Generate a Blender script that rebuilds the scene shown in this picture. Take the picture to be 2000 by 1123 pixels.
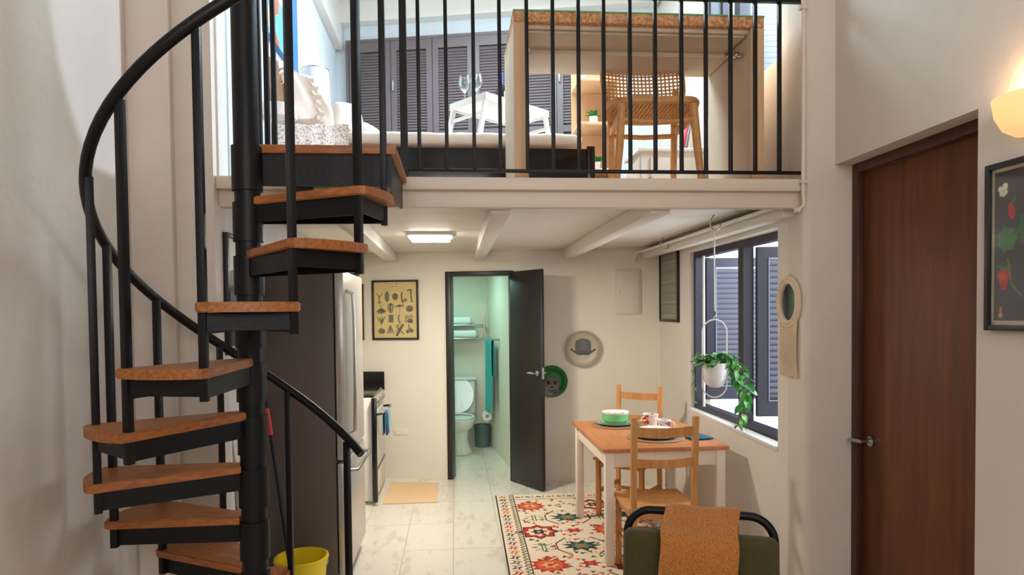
import bpy, bmesh, math, random
import numpy as np
from mathutils import Vector, Matrix, Euler
for o in list(bpy.data.objects): bpy.data.objects.remove(o)
scn = bpy.context.scene
C = scn.collection
R = math.radians
random.seed(7)
# ------------------------------------------------------------ camera
F = 1320.0
cd = bpy.data.cameras.new('camera'); cam = bpy.data.objects.new('camera', cd); C.objects.link(cam)
cd.sensor_width = 36; cd.lens = F/2000*36; cd.shift_y = 0.0432
PITCH = R(-1.6)
CM = Matrix.Translation((0, 0, 1.6)) @ (Matrix.Rotation(R(-4.85), 4, 'Z') @ Matrix.Rotation(R(90)+PITCH, 4, 'X') @ Matrix.Rotation(-0.011, 4, 'Z'))
cam.matrix_world = CM
cd.clip_start = 0.05
scn.camera = cam
# ------------------------------------------------------------ world, lights, exposure
scn.view_settings.view_transform = 'Standard'; scn.view_settings.look = 'None'
scn.view_settings.gamma = 1; scn.view_settings.use_curve_mapping = False
scn.view_settings.exposure = 0.0
w = bpy.data.worlds.new('sky'); scn.world = w; w.use_nodes = True
bg = w.node_tree.nodes['Background']; bg.inputs[0].default_value = (0.80, 0.90, 1.0, 1); bg.inputs[1].default_value = 2.6

def area(name, loc, target, sx, sy, power, col, spread=180):
    l = bpy.data.lights.new(name, 'AREA'); l.shape = 'RECTANGLE'; l.size = sx; l.size_y = sy
    l.energy = power; l.color = col; l.spread = R(spread)
    o = bpy.data.objects.new(name, l); C.objects.link(o); o.location = loc
    o.rotation_euler = (Vector(target)-Vector(loc)).to_track_quat('-Z', 'Y').to_euler()
    return o
def point(name, loc, power, col, r=0.05):
    l = bpy.data.lights.new(name, 'POINT'); l.energy = power; l.color = col; l.shadow_soft_size = r
    o = bpy.data.objects.new(name, l); C.objects.link(o); o.location = loc; return o
area('rear_fill_light', (0.3, -2.3, 2.9), (0.1, 3, 2.3), 2.6, 1.9, 57, (1.0, 0.90, 0.82))  # added fill light from behind the camera for the tall room
area('daylight_loft_window', (2.35, 4.2, 3.75), (0.0, 4.4, 3.2), 1.1, 1.3, 95, (0.66, 0.85, 1.0))
area('loft_fill_light', (0.3, 5.0, 4.42), (0.3, 5.0, 2), 1.2, 0.8, 95, (0.68, 0.87, 1.0))  # added overhead fill that brightens the loft, no fixture belongs to it
area('kitchen_ceiling_lamp', (-0.17, 5.05, 2.12), (-0.17, 5.05, 0), 0.28, 0.16, 31, (1.0, 0.96, 0.80))
area('bathroom_ceiling_lamp', (-0.1, 7.4, 2.12), (-0.1, 7.4, 0), 0.4, 0.4, 9.5, (0.50, 1.0, 0.90))
area('daylight_lower_window', (2.75, 4.45, 1.7), (1.0, 4.4, 0.9), 1.5, 1.2, 44, (0.80, 0.86, 1.0))
l = bpy.data.lights.new('added_patch_spot', 'SPOT'); l.energy = 72; l.color = (0.64, 0.78, 1); l.spot_size = R(61); l.spot_blend = 0.05; l.shadow_soft_size = 0.03  # added spot without a body, casts the cool patch on the left wall
o = bpy.data.objects.new('added_patch_spot', l); C.objects.link(o); o.location = (0.2, 3.65, 2.33)
o.rotation_euler = (Vector((-1.46, 3.63, 2.775))-o.location).to_track_quat('-Z', 'Y').to_euler()

# ------------------------------------------------------------ authoring helper: where does a sight line meet a plane
CMI = CM.to_3x3()
def hit(px, py, p, n):
    d = CMI @ Vector(((px-1000)/F, (561.5-py)/F + cd.shift_y*2000/F, -1))
    c = CM.translation; p = Vector(p); n = Vector(n)
    return c + d*((p-c).dot(n)/d.dot(n))
BWP, BWN = (0, 6.5, 0), (0.215, 1, 0)          # back wall  Y = 6.5 - .215 X
BWR = math.atan(-0.215)
LWX = -1.46                                     # left wall of the tall room
AWX = -1.11                                     # left wall below and on the loft
DWX = 1.94                                      # wall with the brown door
RWP, RWN = (1.78, 3.31, 0), (1, -0.0396, 0)     # window wall
RWR = -math.pi/2 - math.atan(0.0396)
SL0, SL1 = 2.12, 2.26                           # loft edge
def rwx(Y): return 1.78+0.0396*(Y-3.31)

# ------------------------------------------------------------ materials
def lin(c):
    return tuple(((v/255)/12.92 if v/255 <= 0.04045 else ((v/255+0.055)/1.055)**2.4) for v in c) + (1,)
def mat(name, c, rough=0.5, metal=0.0, noise=0.0, nscale=8, bump=0.0, bscale=60, stretch=(1, 1, 1), c2=None, emit=0, trans=0, sheen=0, coat=0, alpha=1, rnd=False, thresh=None):
    m = bpy.data.materials.new(name); m.use_nodes = True
    nt = m.node_tree; b = nt.nodes['Principled BSDF']; N = nt.nodes.new; L = nt.links.new
    b.inputs['Base Color'].default_value = lin(c); b.inputs['Roughness'].default_value = rough; b.inputs['Metallic'].default_value = metal
    if coat: b.inputs['Coat Weight'].default_value = coat
    if sheen: b.inputs['Sheen Weight'].default_value = sheen
    if trans: b.inputs['Transmission Weight'].default_value = trans
    if alpha < 1: b.inputs['Alpha'].default_value = alpha
    if emit: b.inputs['Emission Color'].default_value = lin(c); b.inputs['Emission Strength'].default_value = emit
    if noise or bump or c2:
        tc = N('ShaderNodeTexCoord'); mp = N('ShaderNodeMapping'); mp.inputs['Scale'].default_value = stretch
        L(tc.outputs['Object'], mp.inputs['Vector'])
        src = mp.outputs['Vector']
        if rnd:
            oi = N('ShaderNodeObjectInfo'); ad = N('ShaderNodeVectorMath'); ad.operation = 'ADD'; ml = N('ShaderNodeMath'); ml.operation = 'MULTIPLY'; ml.inputs[1].default_value = 37
            L(oi.outputs['Random'], ml.inputs[0]); L(ml.outputs[0], ad.inputs[1]); L(src, ad.inputs[0]); src = ad.outputs[0]
    if noise or c2:
        t = N('ShaderNodeTexNoise'); t.inputs['Scale'].default_value = nscale; t.inputs['Detail'].default_value = 6; t.inputs['Roughness'].default_value = 0.62
        L(src, t.inputs['Vector'])
        r = N('ShaderNodeValToRGB'); lo, hi = thresh or (0.3, 0.7)
        r.color_ramp.elements[0].position = lo; r.color_ramp.elements[1].position = hi
        d = lin(c2) if c2 else tuple(v*(1-noise) for v in lin(c)[:3])+(1,)
        r.color_ramp.elements[0].color = d; r.color_ramp.elements[1].color = lin(c)
        L(t.outputs['Fac'], r.inputs['Fac']); L(r.outputs['Color'], b.inputs['Base Color'])
    if bump:
        t2 = N('ShaderNodeTexNoise'); t2.inputs['Scale'].default_value = bscale; t2.inputs['Detail'].default_value = 4
        L(src, t2.inputs['Vector'])
        bp = N('ShaderNodeBump'); bp.inputs['Strength'].default_value = bump; bp.inputs['Distance'].default_value = 0.01
        L(t2.outputs['Fac'], bp.inputs['Height']); L(bp.outputs['Normal'], b.inputs['Normal'])
    return m
M = {}
M['plaster'] = mat('plaster_white', (226, 218, 208), 0.8, noise=0.06, nscale=2.5, bump=0.35, bscale=14)
M['plaster_warm'] = mat('plaster_warm', (220, 207, 194), 0.8, noise=0.09, nscale=2.0, bump=0.5, bscale=11)
M['plaster_smooth'] = mat('plaster_kitchen', (232, 224, 208), 0.7, noise=0.03, nscale=3, bump=0.12, bscale=9)
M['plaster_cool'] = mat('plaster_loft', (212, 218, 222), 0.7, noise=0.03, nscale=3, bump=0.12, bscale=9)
M['white'] = mat('white_paint', (228, 224, 218), 0.45)
M['loft_edge'] = mat('cream_painted_wood', (226, 208, 190), 0.45, noise=0.05, nscale=5, stretch=(.3, 3, 3))
M['board'] = mat('ceiling_board_paint', (222, 214, 204), 0.55, noise=0.04, nscale=4)
M['grout'] = mat('tile_grout', (160, 150, 134), 0.9, noise=0.1)
M['tile'] = mat('marble_tile', (226, 218, 206), 0.25, c2=(210, 199, 184), nscale=4.5, stretch=(2.6, 0.8, 1), rnd=True, thresh=(0.34, 0.46), bump=0.02, bscale=20)
M['metal_black'] = mat('black_painted_steel', (15, 14, 16), 0.45, noise=0.3, nscale=9, bump=0.12, bscale=50)
M['metal_black'].node_tree.nodes['Principled BSDF'].inputs['Specular IOR Level'].default_value = 0.3
M['tread'] = mat('varnished_tread_wood', (188, 112, 52), 0.42, c2=(128, 74, 34), nscale=5, stretch=(2, 14, 14), bump=0.1, bscale=40, rnd=True)
M['door_brown'] = mat('brown_door_veneer', (118, 60, 22), 0.55, c2=(76, 36, 11), nscale=4, stretch=(5, 5, 0.5), bump=0.03, bscale=30, thresh=(0.25, 0.75))
M['door_frame'] = mat('brown_frame_wood', (84, 40, 22), 0.45, c2=(58, 26, 14), nscale=5, stretch=(4, 4, 0.5))
M['espresso'] = mat('espresso_brown_paint', (34, 27, 26), 0.4, noise=0.25, nscale=6, stretch=(3, 3, 0.5))
M['shutter'] = mat('dark_shutter_paint', (104, 92, 92), 0.45, noise=0.1)
M['shutter_win'] = mat('window_dark_paint', (42, 38, 50), 0.4, noise=0.15)
M['slat_blue'] = mat('window_louvre_paint', (104, 104, 116), 0.3, noise=0.1)
M['bead'] = mat('glazing_bead_grey', (120, 122, 134), 0.4)
M['steel'] = mat('fridge_side_grey', (98, 84, 78), 0.5, noise=0.08, nscale=1.5, stretch=(1, 1, .2))
M['stainless'] = mat('stainless_steel', (196, 188, 182), 0.3, metal=0.55, noise=0.05)
M['chrome'] = mat('brushed_chrome', (190, 188, 184), 0.25, metal=1)
M['black'] = mat('black_enamel', (16, 16, 18), 0.2, noise=0.1)
M['frame_black'] = mat('black_frame_wood', (22, 20, 19), 0.4, noise=0.2)
M['pine'] = mat('oiled_pine', (218, 158, 96), 0.42, c2=(190, 124, 64), nscale=4, stretch=(9, 9, 0.9), rnd=True, bump=0.03)
M['table_top'] = mat('table_top_wood', (206, 136, 84), 0.4, c2=(184, 112, 62), nscale=4, stretch=(9, 0.9, 4), bump=0.03)
M['table_white'] = mat('table_white_stain', (238, 222, 204), 0.5, noise=0.05, stretch=(6, 6, 1))
M['birch'] = mat('pale_plywood', (226, 182, 140), 0.5, noise=0.12, nscale=5, stretch=(5, 5, 0.6))
M['desk_in'] = mat('desk_underside', (214, 196, 172), 0.6, noise=0.05)
M['osb'] = mat('particle_board_edge', (232, 178, 130), 0.7, c2=(196, 128, 82), nscale=60, thresh=(0.42, 0.58), bump=0.2, bscale=90)
M['rattan'] = mat('rattan', (226, 172, 112), 0.5, c2=(200, 142, 84), nscale=30)
M['linen'] = mat('white_linen', (236, 226, 216), 0.85, bump=0.4, bscale=22, noise=0.03)
M['satin'] = mat('satin_fabric', (226, 208, 192), 0.4, bump=0.35, bscale=9, sheen=0.5)
M['knit'] = mat('ochre_knit', (206, 130, 60), 0.9, sheen=0.2)
nt = M['knit'].node_tree; b = nt.nodes['Principled BSDF']; tc = nt.nodes.new('ShaderNodeTexCoord'); vo = nt.nodes.new('ShaderNodeTexVoronoi'); vo.inputs['Scale'].default_value = 210
rp = nt.nodes.new('ShaderNodeValToRGB'); rp.color_ramp.elements[0].color = lin((212, 136, 64)); rp.color_ramp.elements[1].color = lin((166, 102, 42)); rp.color_ramp.elements[0].position = .2; rp.color_ramp.elements[1].position = .75
bp = nt.nodes.new('ShaderNodeBump'); bp.inputs['Strength'].default_value = 0.6; bp.inputs['Distance'].default_value = 0.004; bp.invert = True
nt.links.new(tc.outputs['Object'], vo.inputs['Vector']); nt.links.new(vo.outputs['Distance'], rp.inputs['Fac']); nt.links.new(rp.outputs['Color'], b.inputs['Base Color']); nt.links.new(vo.outputs['Distance'], bp.inputs['Height']); nt.links.new(bp.outputs['Normal'], b.inputs['Normal'])
M['olive'] = mat('olive_fabric', (76, 66, 30), 0.9, noise=0.2, nscale=70, bump=0.3, bscale=120, sheen=0.1)
M['porcelain'] = mat('porcelain', (236, 236, 232), 0.15, coat=0.4, noise=0.01)
M['teal'] = mat('teal_towel', (70, 176, 176), 0.9, bump=0.5, bscale=90, noise=0.1)
M['towel_white'] = mat('white_towel', (240, 240, 238), 0.9, bump=0.5, bscale=90, noise=0.03)
M['yellow'] = mat('yellow_plastic', (238, 206, 30), 0.35, noise=0.03)
M['red'] = mat('red_plastic', (190, 24, 26), 0.35, noise=0.05)
M['bin'] = mat('grey_bin_plastic', (92, 112, 108), 0.5, noise=0.05)
M['leaf'] = mat('leaf_green', (70, 160, 66), 0.4, c2=(200, 226, 150), nscale=22, thresh=(0.38, 0.48), rnd=True)
M['leaf_dark'] = mat('leaf_dark_green', (44, 124, 52), 0.4, c2=(96, 160, 80), nscale=14, thresh=(0.3, 0.5), rnd=True)
M['stem'] = mat('stem', (150, 160, 96), 0.6, noise=0.1)
M['rope'] = mat('cotton_rope', (232, 208, 178), 0.9, bump=0.5, bscale=200, noise=0.1)
M['lampglow'] = mat('lamp_diffuser', (255, 250, 238), 0.5, emit=22)
M['sconce'] = mat('alabaster_shade', (255, 206, 140), 0.4, emit=0.75)
M['mirror'] = mat('mirror_glass', (210, 214, 210), 0.03, metal=1)
M['glass'] = mat('clear_glass', (245, 250, 250), 0.02, trans=1.0)
M['glass_dark'] = mat('bottle_glass', (16, 20, 26), 0.08, coat=0.5)
M['blue'] = mat('blue_foil', (36, 50, 190), 0.3, metal=0.3)
M['mint'] = mat('mint_glaze', (120, 205, 140), 0.2, coat=0.4, noise=0.15, nscale=30)
M['teal_cloth'] = mat('petrol_napkin', (0, 92, 116), 0.8, bump=0.3, noise=0.1)
M['rattan_mat'] = mat('woven_charger', (176, 140, 104), 0.8, bump=0.6, bscale=120, noise=0.3, nscale=50)
M['patterned'] = mat('printed_quilt', (236, 222, 210), 0.85, c2=(176, 160, 150), nscale=75, thresh=(0.42, 0.5))
M['peach'] = mat('peach_mat', (232, 196, 152), 0.9, noise=0.08, nscale=30, bump=0.2)
M['panelgrey'] = mat('painted_metal_panel', (224, 214, 202), 0.5, noise=0.02)
M['grey_glass'] = mat('picture_grey_print', (148, 146, 138), 0.3, noise=0.25, nscale=60, stretch=(1, 1, 4))
def attr_mat(name, rough):
    m = bpy.data.materials.new(name); m.use_nodes = True; nt = m.node_tree
    a = nt.nodes.new('ShaderNodeVertexColor'); a.layer_name = 'Col'
    nt.links.new(a.outputs['Color'], nt.nodes['Principled BSDF'].inputs['Base Color']); nt.nodes['Principled BSDF'].inputs['Roughness'].default_value = rough
    return m
M['print'] = attr_mat('printed_surface', 0.55); M['rugprint'] = attr_mat('woven_rug', 0.95); M['glazeprint'] = attr_mat('glazed_print', 0.42)

# ------------------------------------------------------------ mesh helpers
def xf(loc=(0, 0, 0), rot=(0, 0, 0)): return Matrix.Translation(loc) @ Euler(rot).to_matrix().to_4x4()
class MB:
    def __init__(s): s.b = bmesh.new()
    def box(s, x0, x1, y0, y1, z0, z1, m=None, bev=0):
        r = bmesh.ops.create_cube(s.b, size=1)
        vs = r['verts']
        for v in vs: v.co = Vector(((x0+x1)/2+v.co.x*(x1-x0), (y0+y1)/2+v.co.y*(y1-y0), (z0+z1)/2+v.co.z*(z1-z0)))
        if bev:
            es = list({e for v in vs for e in v.link_edges})
            r = bmesh.ops.bevel(s.b, geom=es, offset=bev, segments=2, affect='EDGES', profile=0.5)
            vs = list({v for v in r['verts']} | {v for v in vs if v.is_valid})
        if m is not None:
            for v in vs: v.co = m @ v.co
        return s
    def bar(s, p0, p1, w, h, bev=0, roll=0):
        p0, p1 = Vector(p0), Vector(p1); d = p1-p0; L = d.length
        q = d.to_track_quat('Y', 'Z')
        m = Matrix.Translation(p0) @ q.to_matrix().to_4x4() @ Matrix.Rotation(roll, 4, 'Y')
        return s.box(-w/2, w/2, 0, L, -h/2, h/2, m, bev)
    def cyl(s, p0, p1, r0, r1=None, seg=16):
        r1 = r0 if r1 is None else r1
        p0, p1 = Vector(p0), Vector(p1); d = p1-p0
        q = d.to_track_quat('Z', 'Y').to_matrix()
        a = [s.b.verts.new(p0+q@Vector((r0*math.cos(t), r0*math.sin(t), 0))) for t in [2*math.pi*i/seg for i in range(seg)]]
        b = [s.b.verts.new(p1+q@Vector((r1*math.cos(t), r1*math.sin(t), 0))) for t in [2*math.pi*i/seg for i in range(seg)]]
        for i in range(seg): s.b.faces.new((a[i], a[(i+1) % seg], b[(i+1) % seg], b[i]))
        s.b.faces.new(a[::-1]); s.b.faces.new(b)
        return s
    def tube(s, pts, r, seg=10, closed=False):
        pts = [Vector(p) for p in pts]; n = len(pts); rings = []
        rr = r if isinstance(r, (list, tuple)) else [r]*n
        up = None
        for i, p in enumerate(pts):
            a = pts[(i-1) % n] if (i or closed) else p; c = pts[(i+1) % n] if (i < n-1 or closed) else p
            t = (c-a).normalized()
            if up is None: up = t.orthogonal().normalized()
            up = (up - t*up.dot(t)).normalized(); sd = t.cross(up)
            rings.append([s.b.verts.new(p+rr[i]*(math.cos(k)*up+math.sin(k)*sd)) for k in [2*math.pi*j/seg for j in range(seg)]])
        for i in range(n if closed else n-1):
            a, c = rings[i], rings[(i+1) % n]
            off = 0
            if closed and i == n-1: off = min(range(seg), key=lambda o: (a[0].co-c[o].co).length)
            for j in range(seg): s.b.faces.new((a[j], a[(j+1) % seg], c[(j+1+off) % seg], c[(j+off) % seg]))
        if not closed: s.b.faces.new(rings[0][::-1]); s.b.faces.new(rings[-1])
        return s
    def lathe(s, prof, c=(0, 0, 0), seg=28, sx=1, sy=1, m=None):
        c = Vector(c); rings = []
        for r, z in prof:
            if r < 1e-6: rings.append([s.b.verts.new(c+Vector((0, 0, z)))])
            else: rings.append([s.b.verts.new(c+Vector((r*sx*math.cos(t), r*sy*math.sin(t), z))) for t in [2*math.pi*i/seg for i in range(seg)]])
        for a, b in zip(rings, rings[1:]):
            for j in range(seg):
                k = (j+1) % seg
                if len(a) == 1 and len(b) == 1: continue
                if len(a) == 1: s.b.faces.new((a[0], b[k], b[j]))
                elif len(b) == 1: s.b.faces.new((a[j], a[k], b[0]))
                else: s.b.faces.new((a[j], a[k], b[k], b[j]))
        if m is not None:
            for r in rings:
                for v in r: v.co = m @ v.co
        return s
    def prism(s, poly, z0, z1, m=None):
        a = [s.b.verts.new((x, y, z0)) for x, y in poly]; b = [s.b.verts.new((x, y, z1)) for x, y in poly]
        n = len(poly)
        for i in range(n): s.b.faces.new((a[i], a[(i+1) % n], b[(i+1) % n], b[i]))
        s.b.faces.new(a[::-1]); s.b.faces.new(b)
        if m is not None:
            for v in a+b: v.co = m @ v.co
        return s
    def grid(s, fn, nu, nv, thick=0, closeu=False):
        V = [[s.b.verts.new(fn(i/nu, j/nv)) for j in range(nv+1)] for i in range(nu+1)]
        fs = []
        for i in range(nu):
            for j in range(nv): fs.append(s.b.faces.new((V[i][j], V[i+1][j], V[i+1][j+1], V[i][j+1])))
        if thick: bmesh.ops.recalc_face_normals(s.b, faces=fs); bmesh.ops.solidify(s.b, geom=fs, thickness=thick)
        return s
def tag(o, label=None, cat=None, group=None, kind=None):
    if label: o['label'] = label
    if cat: o['category'] = cat
    if group: o['group'] = group
    if kind: o['kind'] = kind
    return o
WM = {}
def thing(name, label, cat, loc=(0, 0, 0), rotz=0, group=None, kind=None):
    o = bpy.data.objects.new(name, None); C.objects.link(o); o.empty_display_size = 0.1
    o.location = loc; o.rotation_euler = (0, 0, rotz); WM[o.name] = xf(loc, (0, 0, rotz))
    return tag(o, label, cat, group, kind)
def part(name, mb, m, parent=None, world=False, smooth=True, label=None, kind=None, recalc=True):
    me = bpy.data.meshes.new(name)
    if recalc: bmesh.ops.recalc_face_normals(mb.b, faces=mb.b.faces[:])
    if world and parent is not None: mb.b.transform(WM[parent.name].inverted())
    mb.b.to_mesh(me); mb.b.free()
    me.materials.append(M[m] if isinstance(m, str) else m)
    if smooth:
        me.shade_smooth(); me.set_sharp_from_angle(angle=R(38))
    o = bpy.data.objects.new(name, me); C.objects.link(o)
    if parent is not None:
        o.parent = parent; WM[o.name] = WM[parent.name]
    else: WM[o.name] = Matrix.Identity(4)
    return tag(o, label, None, None, kind)
def single(name, mb, m, label, cat, group=None, kind=None, **k):
    o = part(name, mb, m, None, **k); return tag(o, label, cat, group, kind)
def struct(name, mb, m, **k):
    o = part(name, mb, m, None, **k); o['kind'] = 'structure'; return o
def copy_tree(o, parent=None):
    c = o.copy(); C.objects.link(c); c.parent = parent
    for ch in o.children: copy_tree(ch, c)
    return c
def child_dup(name, src, parent, m):
    o = bpy.data.objects.new(name, src.data); C.objects.link(o); o.parent = parent; o.matrix_local = m; return o
class Canvas:
    def __init__(s, w, h, nx, ny, bgc):
        s.w, s.h, s.nx, s.ny = w, h, nx, ny
        s.X, s.Y = np.meshgrid(np.linspace(0, w, nx+1), np.linspace(0, h, ny+1)); s.c = np.ones((ny+1, nx+1, 4)); s.c[:] = lin(bgc)
    def put(s, mask, col, a=1): s.c[mask] = s.c[mask]*(1-a)+np.array(lin(col))*a; return s
    def ell(s, cx, cy, rx, ry, col, rot=0, a=1):
        dx, dy = s.X-cx, s.Y-cy; cc, ss = math.cos(rot), math.sin(rot)
        return s.put((((dx*cc+dy*ss)/rx)**2+((-dx*ss+dy*cc)/ry)**2) < 1, col, a)
    def rect(s, x0, x1, y0, y1, col, a=1): return s.put((s.X >= x0) & (s.X <= x1) & (s.Y >= y0) & (s.Y <= y1), col, a)
    def line(s, p0, p1, wd, col, a=1):
        (x0, y0), (x1, y1) = p0, p1; dx, dy = x1-x0, y1-y0; L2 = dx*dx+dy*dy+1e-12
        t = np.clip(((s.X-x0)*dx+(s.Y-y0)*dy)/L2, 0, 1)
        return s.put(np.hypot(s.X-x0-t*dx, s.Y-y0-t*dy) < wd/2, col, a)
    def poly(s, pts, col, a=1):
        ins = np.zeros(s.X.shape, bool); n = len(pts)
        for i in range(n):
            (x0, y0), (x1, y1) = pts[i], pts[(i+1) % n]
            if y0 == y1: continue
            ins ^= ((s.Y < y0) != (s.Y < y1)) & (s.X < (x1-x0)*(s.Y-y0)/(y1-y0)+x0)
        return s.put(ins, col, a)
    def star(s, cx, cy, r0, r1, n, col, sx=1, sy=1, ph=0):
        return s.poly([(cx+sx*(r1 if i % 2 else r0)*math.cos(ph+math.pi*i/n), cy+sy*(r1 if i % 2 else r0)*math.sin(ph+math.pi*i/n)) for i in range(2*n)], col)
    def mesh(s, name, m, parent, fn):
        nx, ny = s.nx, s.ny; me = bpy.data.meshes.new(name)
        P = np.stack(fn(s.X, s.Y), -1).reshape(-1, 3).astype(np.float32)
        i = (np.arange(ny)[:, None]*(nx+1)+np.arange(nx)[None]).ravel()
        q = np.stack([i, i+1, i+nx+2, i+nx+1], 1).ravel().astype(np.int32)
        me.vertices.add(len(P)); me.vertices.foreach_set('co', P.ravel())
        me.loops.add(len(q)); me.loops.foreach_set('vertex_index', q)
        me.polygons.add(nx*ny); me.polygons.foreach_set('loop_start', np.arange(0, len(q), 4, dtype=np.int32))
        me.update(calc_edges=True); me.validate()
        a = me.color_attributes.new('Col', 'FLOAT_COLOR', 'POINT'); a.data.foreach_set('color', s.c.reshape(-1).astype(np.float32))
        me.materials.append(M[m]); o = bpy.data.objects.new(name, me); C.objects.link(o)
        if parent is not None: o.parent = parent
        return o
def wall(name, p0, p1, z0, z1, t, holes, m):
    """p0->p1 seen left to right from the room; thickness t away from the room; holes in (s0,s1,z0,z1)."""
    p0, p1 = Vector((*p0, 0)), Vector((*p1, 0)); L = (p1-p0).length; d = (p1-p0)/L; n = Vector((-d.y, d.x, 0))
    S = sorted({0, L, *[v for h in holes for v in h[:2] if 0 < v < L]}); Z = sorted({z0, z1, *[v for h in holes for v in h[2:] if z0 < v < z1]})
    def solid(i, j):
        if i < 0 or j < 0 or i >= len(S)-1 or j >= len(Z)-1: return False
        a, b = (S[i]+S[i+1])/2, (Z[j]+Z[j+1])/2
        return not any(h[0] < a < h[1] and h[2] < b < h[3] for h in holes)
    b = MB(); V = {}
    def v(i, j, k):
        if (i, j, k) not in V: V[(i, j, k)] = b.b.verts.new(p0+d*S[i]+n*(t*k)+Vector((0, 0, Z[j])))
        return V[(i, j, k)]
    for i in range(len(S)-1):
        for j in range(len(Z)-1):
            if not solid(i, j): continue
            for k in (0, 1): b.b.faces.new((v(i, j, k), v(i+1, j, k), v(i+1, j+1, k), v(i, j+1, k)))
            for (di, dj, a, c) in ((-1, 0, (i, j), (i, j+1)), (1, 0, (i+1, j), (i+1, j+1)), (0, -1, (i, j), (i+1, j)), (0, 1, (i, j+1), (i+1, j+1))):
                if not solid(i+di, j+dj): b.b.faces.new((v(*a, 0), v(*c, 0), v(*c, 1), v(*a, 1)))
    return struct(name, b, m, smooth=False)

# ============================================================ THE SETTING
CZ = 4.55
# floor of marble tiles, each its own piece
fl = struct('floor', MB().box(-1.7, 2.3, -1.9, 8.6, -0.12, -0.006), 'grout', smooth=False)
TW, TD = 0.332, 0.575
tl = None
for i in range(-4, 7):
    for j in range(-7, 9):
        x0, y0 = -0.36+TW*i, 3.42+TD*j
        if y0 > 6.3 and not (-1.1 < x0 < 0.6): continue
        if x0 > 2.0 or y0 > 8.35 or y0 < -1.9: continue
        if tl is None: tl = part('tile', MB().box(0.0015, TW-0.0015, 0.0015, TD-0.0015, -0.02, 0), 'tile', fl); o = tl
        else: o = bpy.data.objects.new('tile', tl.data); C.objects.link(o); o.parent = fl
        o.location = (x0, y0, random.uniform(-0.0006, 0))
# left side
wall('wall_left', (LWX, -1.8), (LWX, 3.22), 0, CZ, 0.15, [], 'plaster_warm')
struct('wall_left_pier', MB().prism([(-1.61, 3.22), (-1.28, 3.22), (-1.28, 3.27), (AWX, 3.27), (AWX, 3.42), (-1.61, 3.42)], 0, CZ), 'plaster_warm', smooth=False)
wall('wall_left_kitchen', (AWX, 3.42), (AWX, 6.75), 0, 2.23, 0.15, [], 'plaster')
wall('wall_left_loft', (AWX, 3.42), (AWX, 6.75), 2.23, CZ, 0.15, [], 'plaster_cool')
# back wall with bathroom doorway
DJ0, DJ1 = hit(873, 700, BWP, BWN), hit(1003, 700, BWP, BWN)
def bws(X): return (X+1.11)*math.hypot(1, 0.215)
wall('wall_back', (AWX, 6.5+0.215*1.11), (1.92, 6.5-0.215*1.92), 0, 2.23, 0.12, [(bws(DJ0.x), bws(DJ1.x), -1, 1.985)], 'plaster_smooth')
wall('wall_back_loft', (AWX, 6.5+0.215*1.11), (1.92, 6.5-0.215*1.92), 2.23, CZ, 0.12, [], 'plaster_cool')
# window wall: lower window and loft window
WY0, WY1, WZ0, WZ1 = 3.62, 5.2, 0.83, 2.06
LY0, LY1, LZ0, LZ1 = 3.62, 4.85, 2.98, 4.35
wall('wall_right', (rwx(6.3), 6.3), (rwx(3.5), 3.5), 0, CZ, 0.16, [(6.3-WY1, 6.3-WY0, WZ0, WZ1), (6.3-LY1, 6.3-LY0, LZ0, LZ1)], 'plaster')
arc = [(1.82-0.04*math.cos(a), 3.35-0.04*math.sin(a)) for a in [math.pi/2*i/6 for i in range(7)]]
struct('wall_right_pier', MB().prism([(rwx(3.5), 3.5)]+arc+[(2.25, 3.31), (2.25, 3.5)], 0, CZ), 'plaster_warm')
wall('wall_door', (DWX, 3.31), (DWX, -1.8), 0, CZ, 0.14, [(-0.01, 3.31-2.365, -1, 2.335)], 'plaster_warm')
wall('wall_rear', (DWX, -1.8), (LWX, -1.8), 0, CZ, 0.12, [(0.4, 3.0, 1.9, 3.9)], 'plaster_warm')
struct('ceiling', MB().box(-1.7, 2.3, -1.95, 6.95, CZ, CZ+0.1), 'white', smooth=False)
# bathroom shell
wall('wall_bathroom_back', (-1.0, 8.3), (0.42, 8.3), 0, 2.2, 0.1, [], 'plaster_smooth')
wall('wall_bathroom_right', (0.40, 8.3), (0.60, 6.5), 0, 2.2, 0.1, [], 'plaster_smooth')
wall('wall_bathroom_left', (-0.9, 6.8), (-0.9, 8.3), 0, 2.2, 0.1, [], 'plaster_smooth')
struct('ceiling_bathroom', MB().prism([(-1.0, 6.86), (0.8, 6.47), (0.6, 8.4), (-1.0, 8.4)], 2.2, 2.26), 'white', smooth=False)
# loft floor, fascia, beams, boards
bwl = lambda X: 6.5-0.215*X
lf = struct('floor_loft', MB().prism([(AWX, 3.38), (rwx(3.5), 3.38), (rwx(6.1), bwl(1.89)), (AWX, bwl(AWX))], 2.205, 2.26), 'birch', smooth=False)
b = MB()
y = 3.40
while y < 6.75:
    xr = 1.8 if y < 6.05 else (6.5-y-0.07)/0.215
    if xr > -1.05: b.box(AWX, xr, y, y+0.064, 2.19, 2.205, bev=0.003)
    y += 0.066
part('ceiling_boards', b, 'board', lf, kind='stuff', smooth=False)
struct('trim_1', MB().box(AWX, 1.79, 3.335, 3.40, 2.12, 2.205, bev=0.004).box(AWX, 1.79, 3.30, 3.40, 2.2, 2.26, bev=0.004), 'loft_edge')
for i, x in enumerate((-0.60, 0.24, 1.06)):
    struct('trim_%d' % (i+2), MB().box(x-0.05, x+0.05, 3.40, bwl(x)-0.012, 2.10, 2.19, bev=0.006), 'board')
struct('trim_5', MB().box(AWX, AWX+0.07, 3.45, 6.7, 4.15, CZ), 'white')
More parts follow.
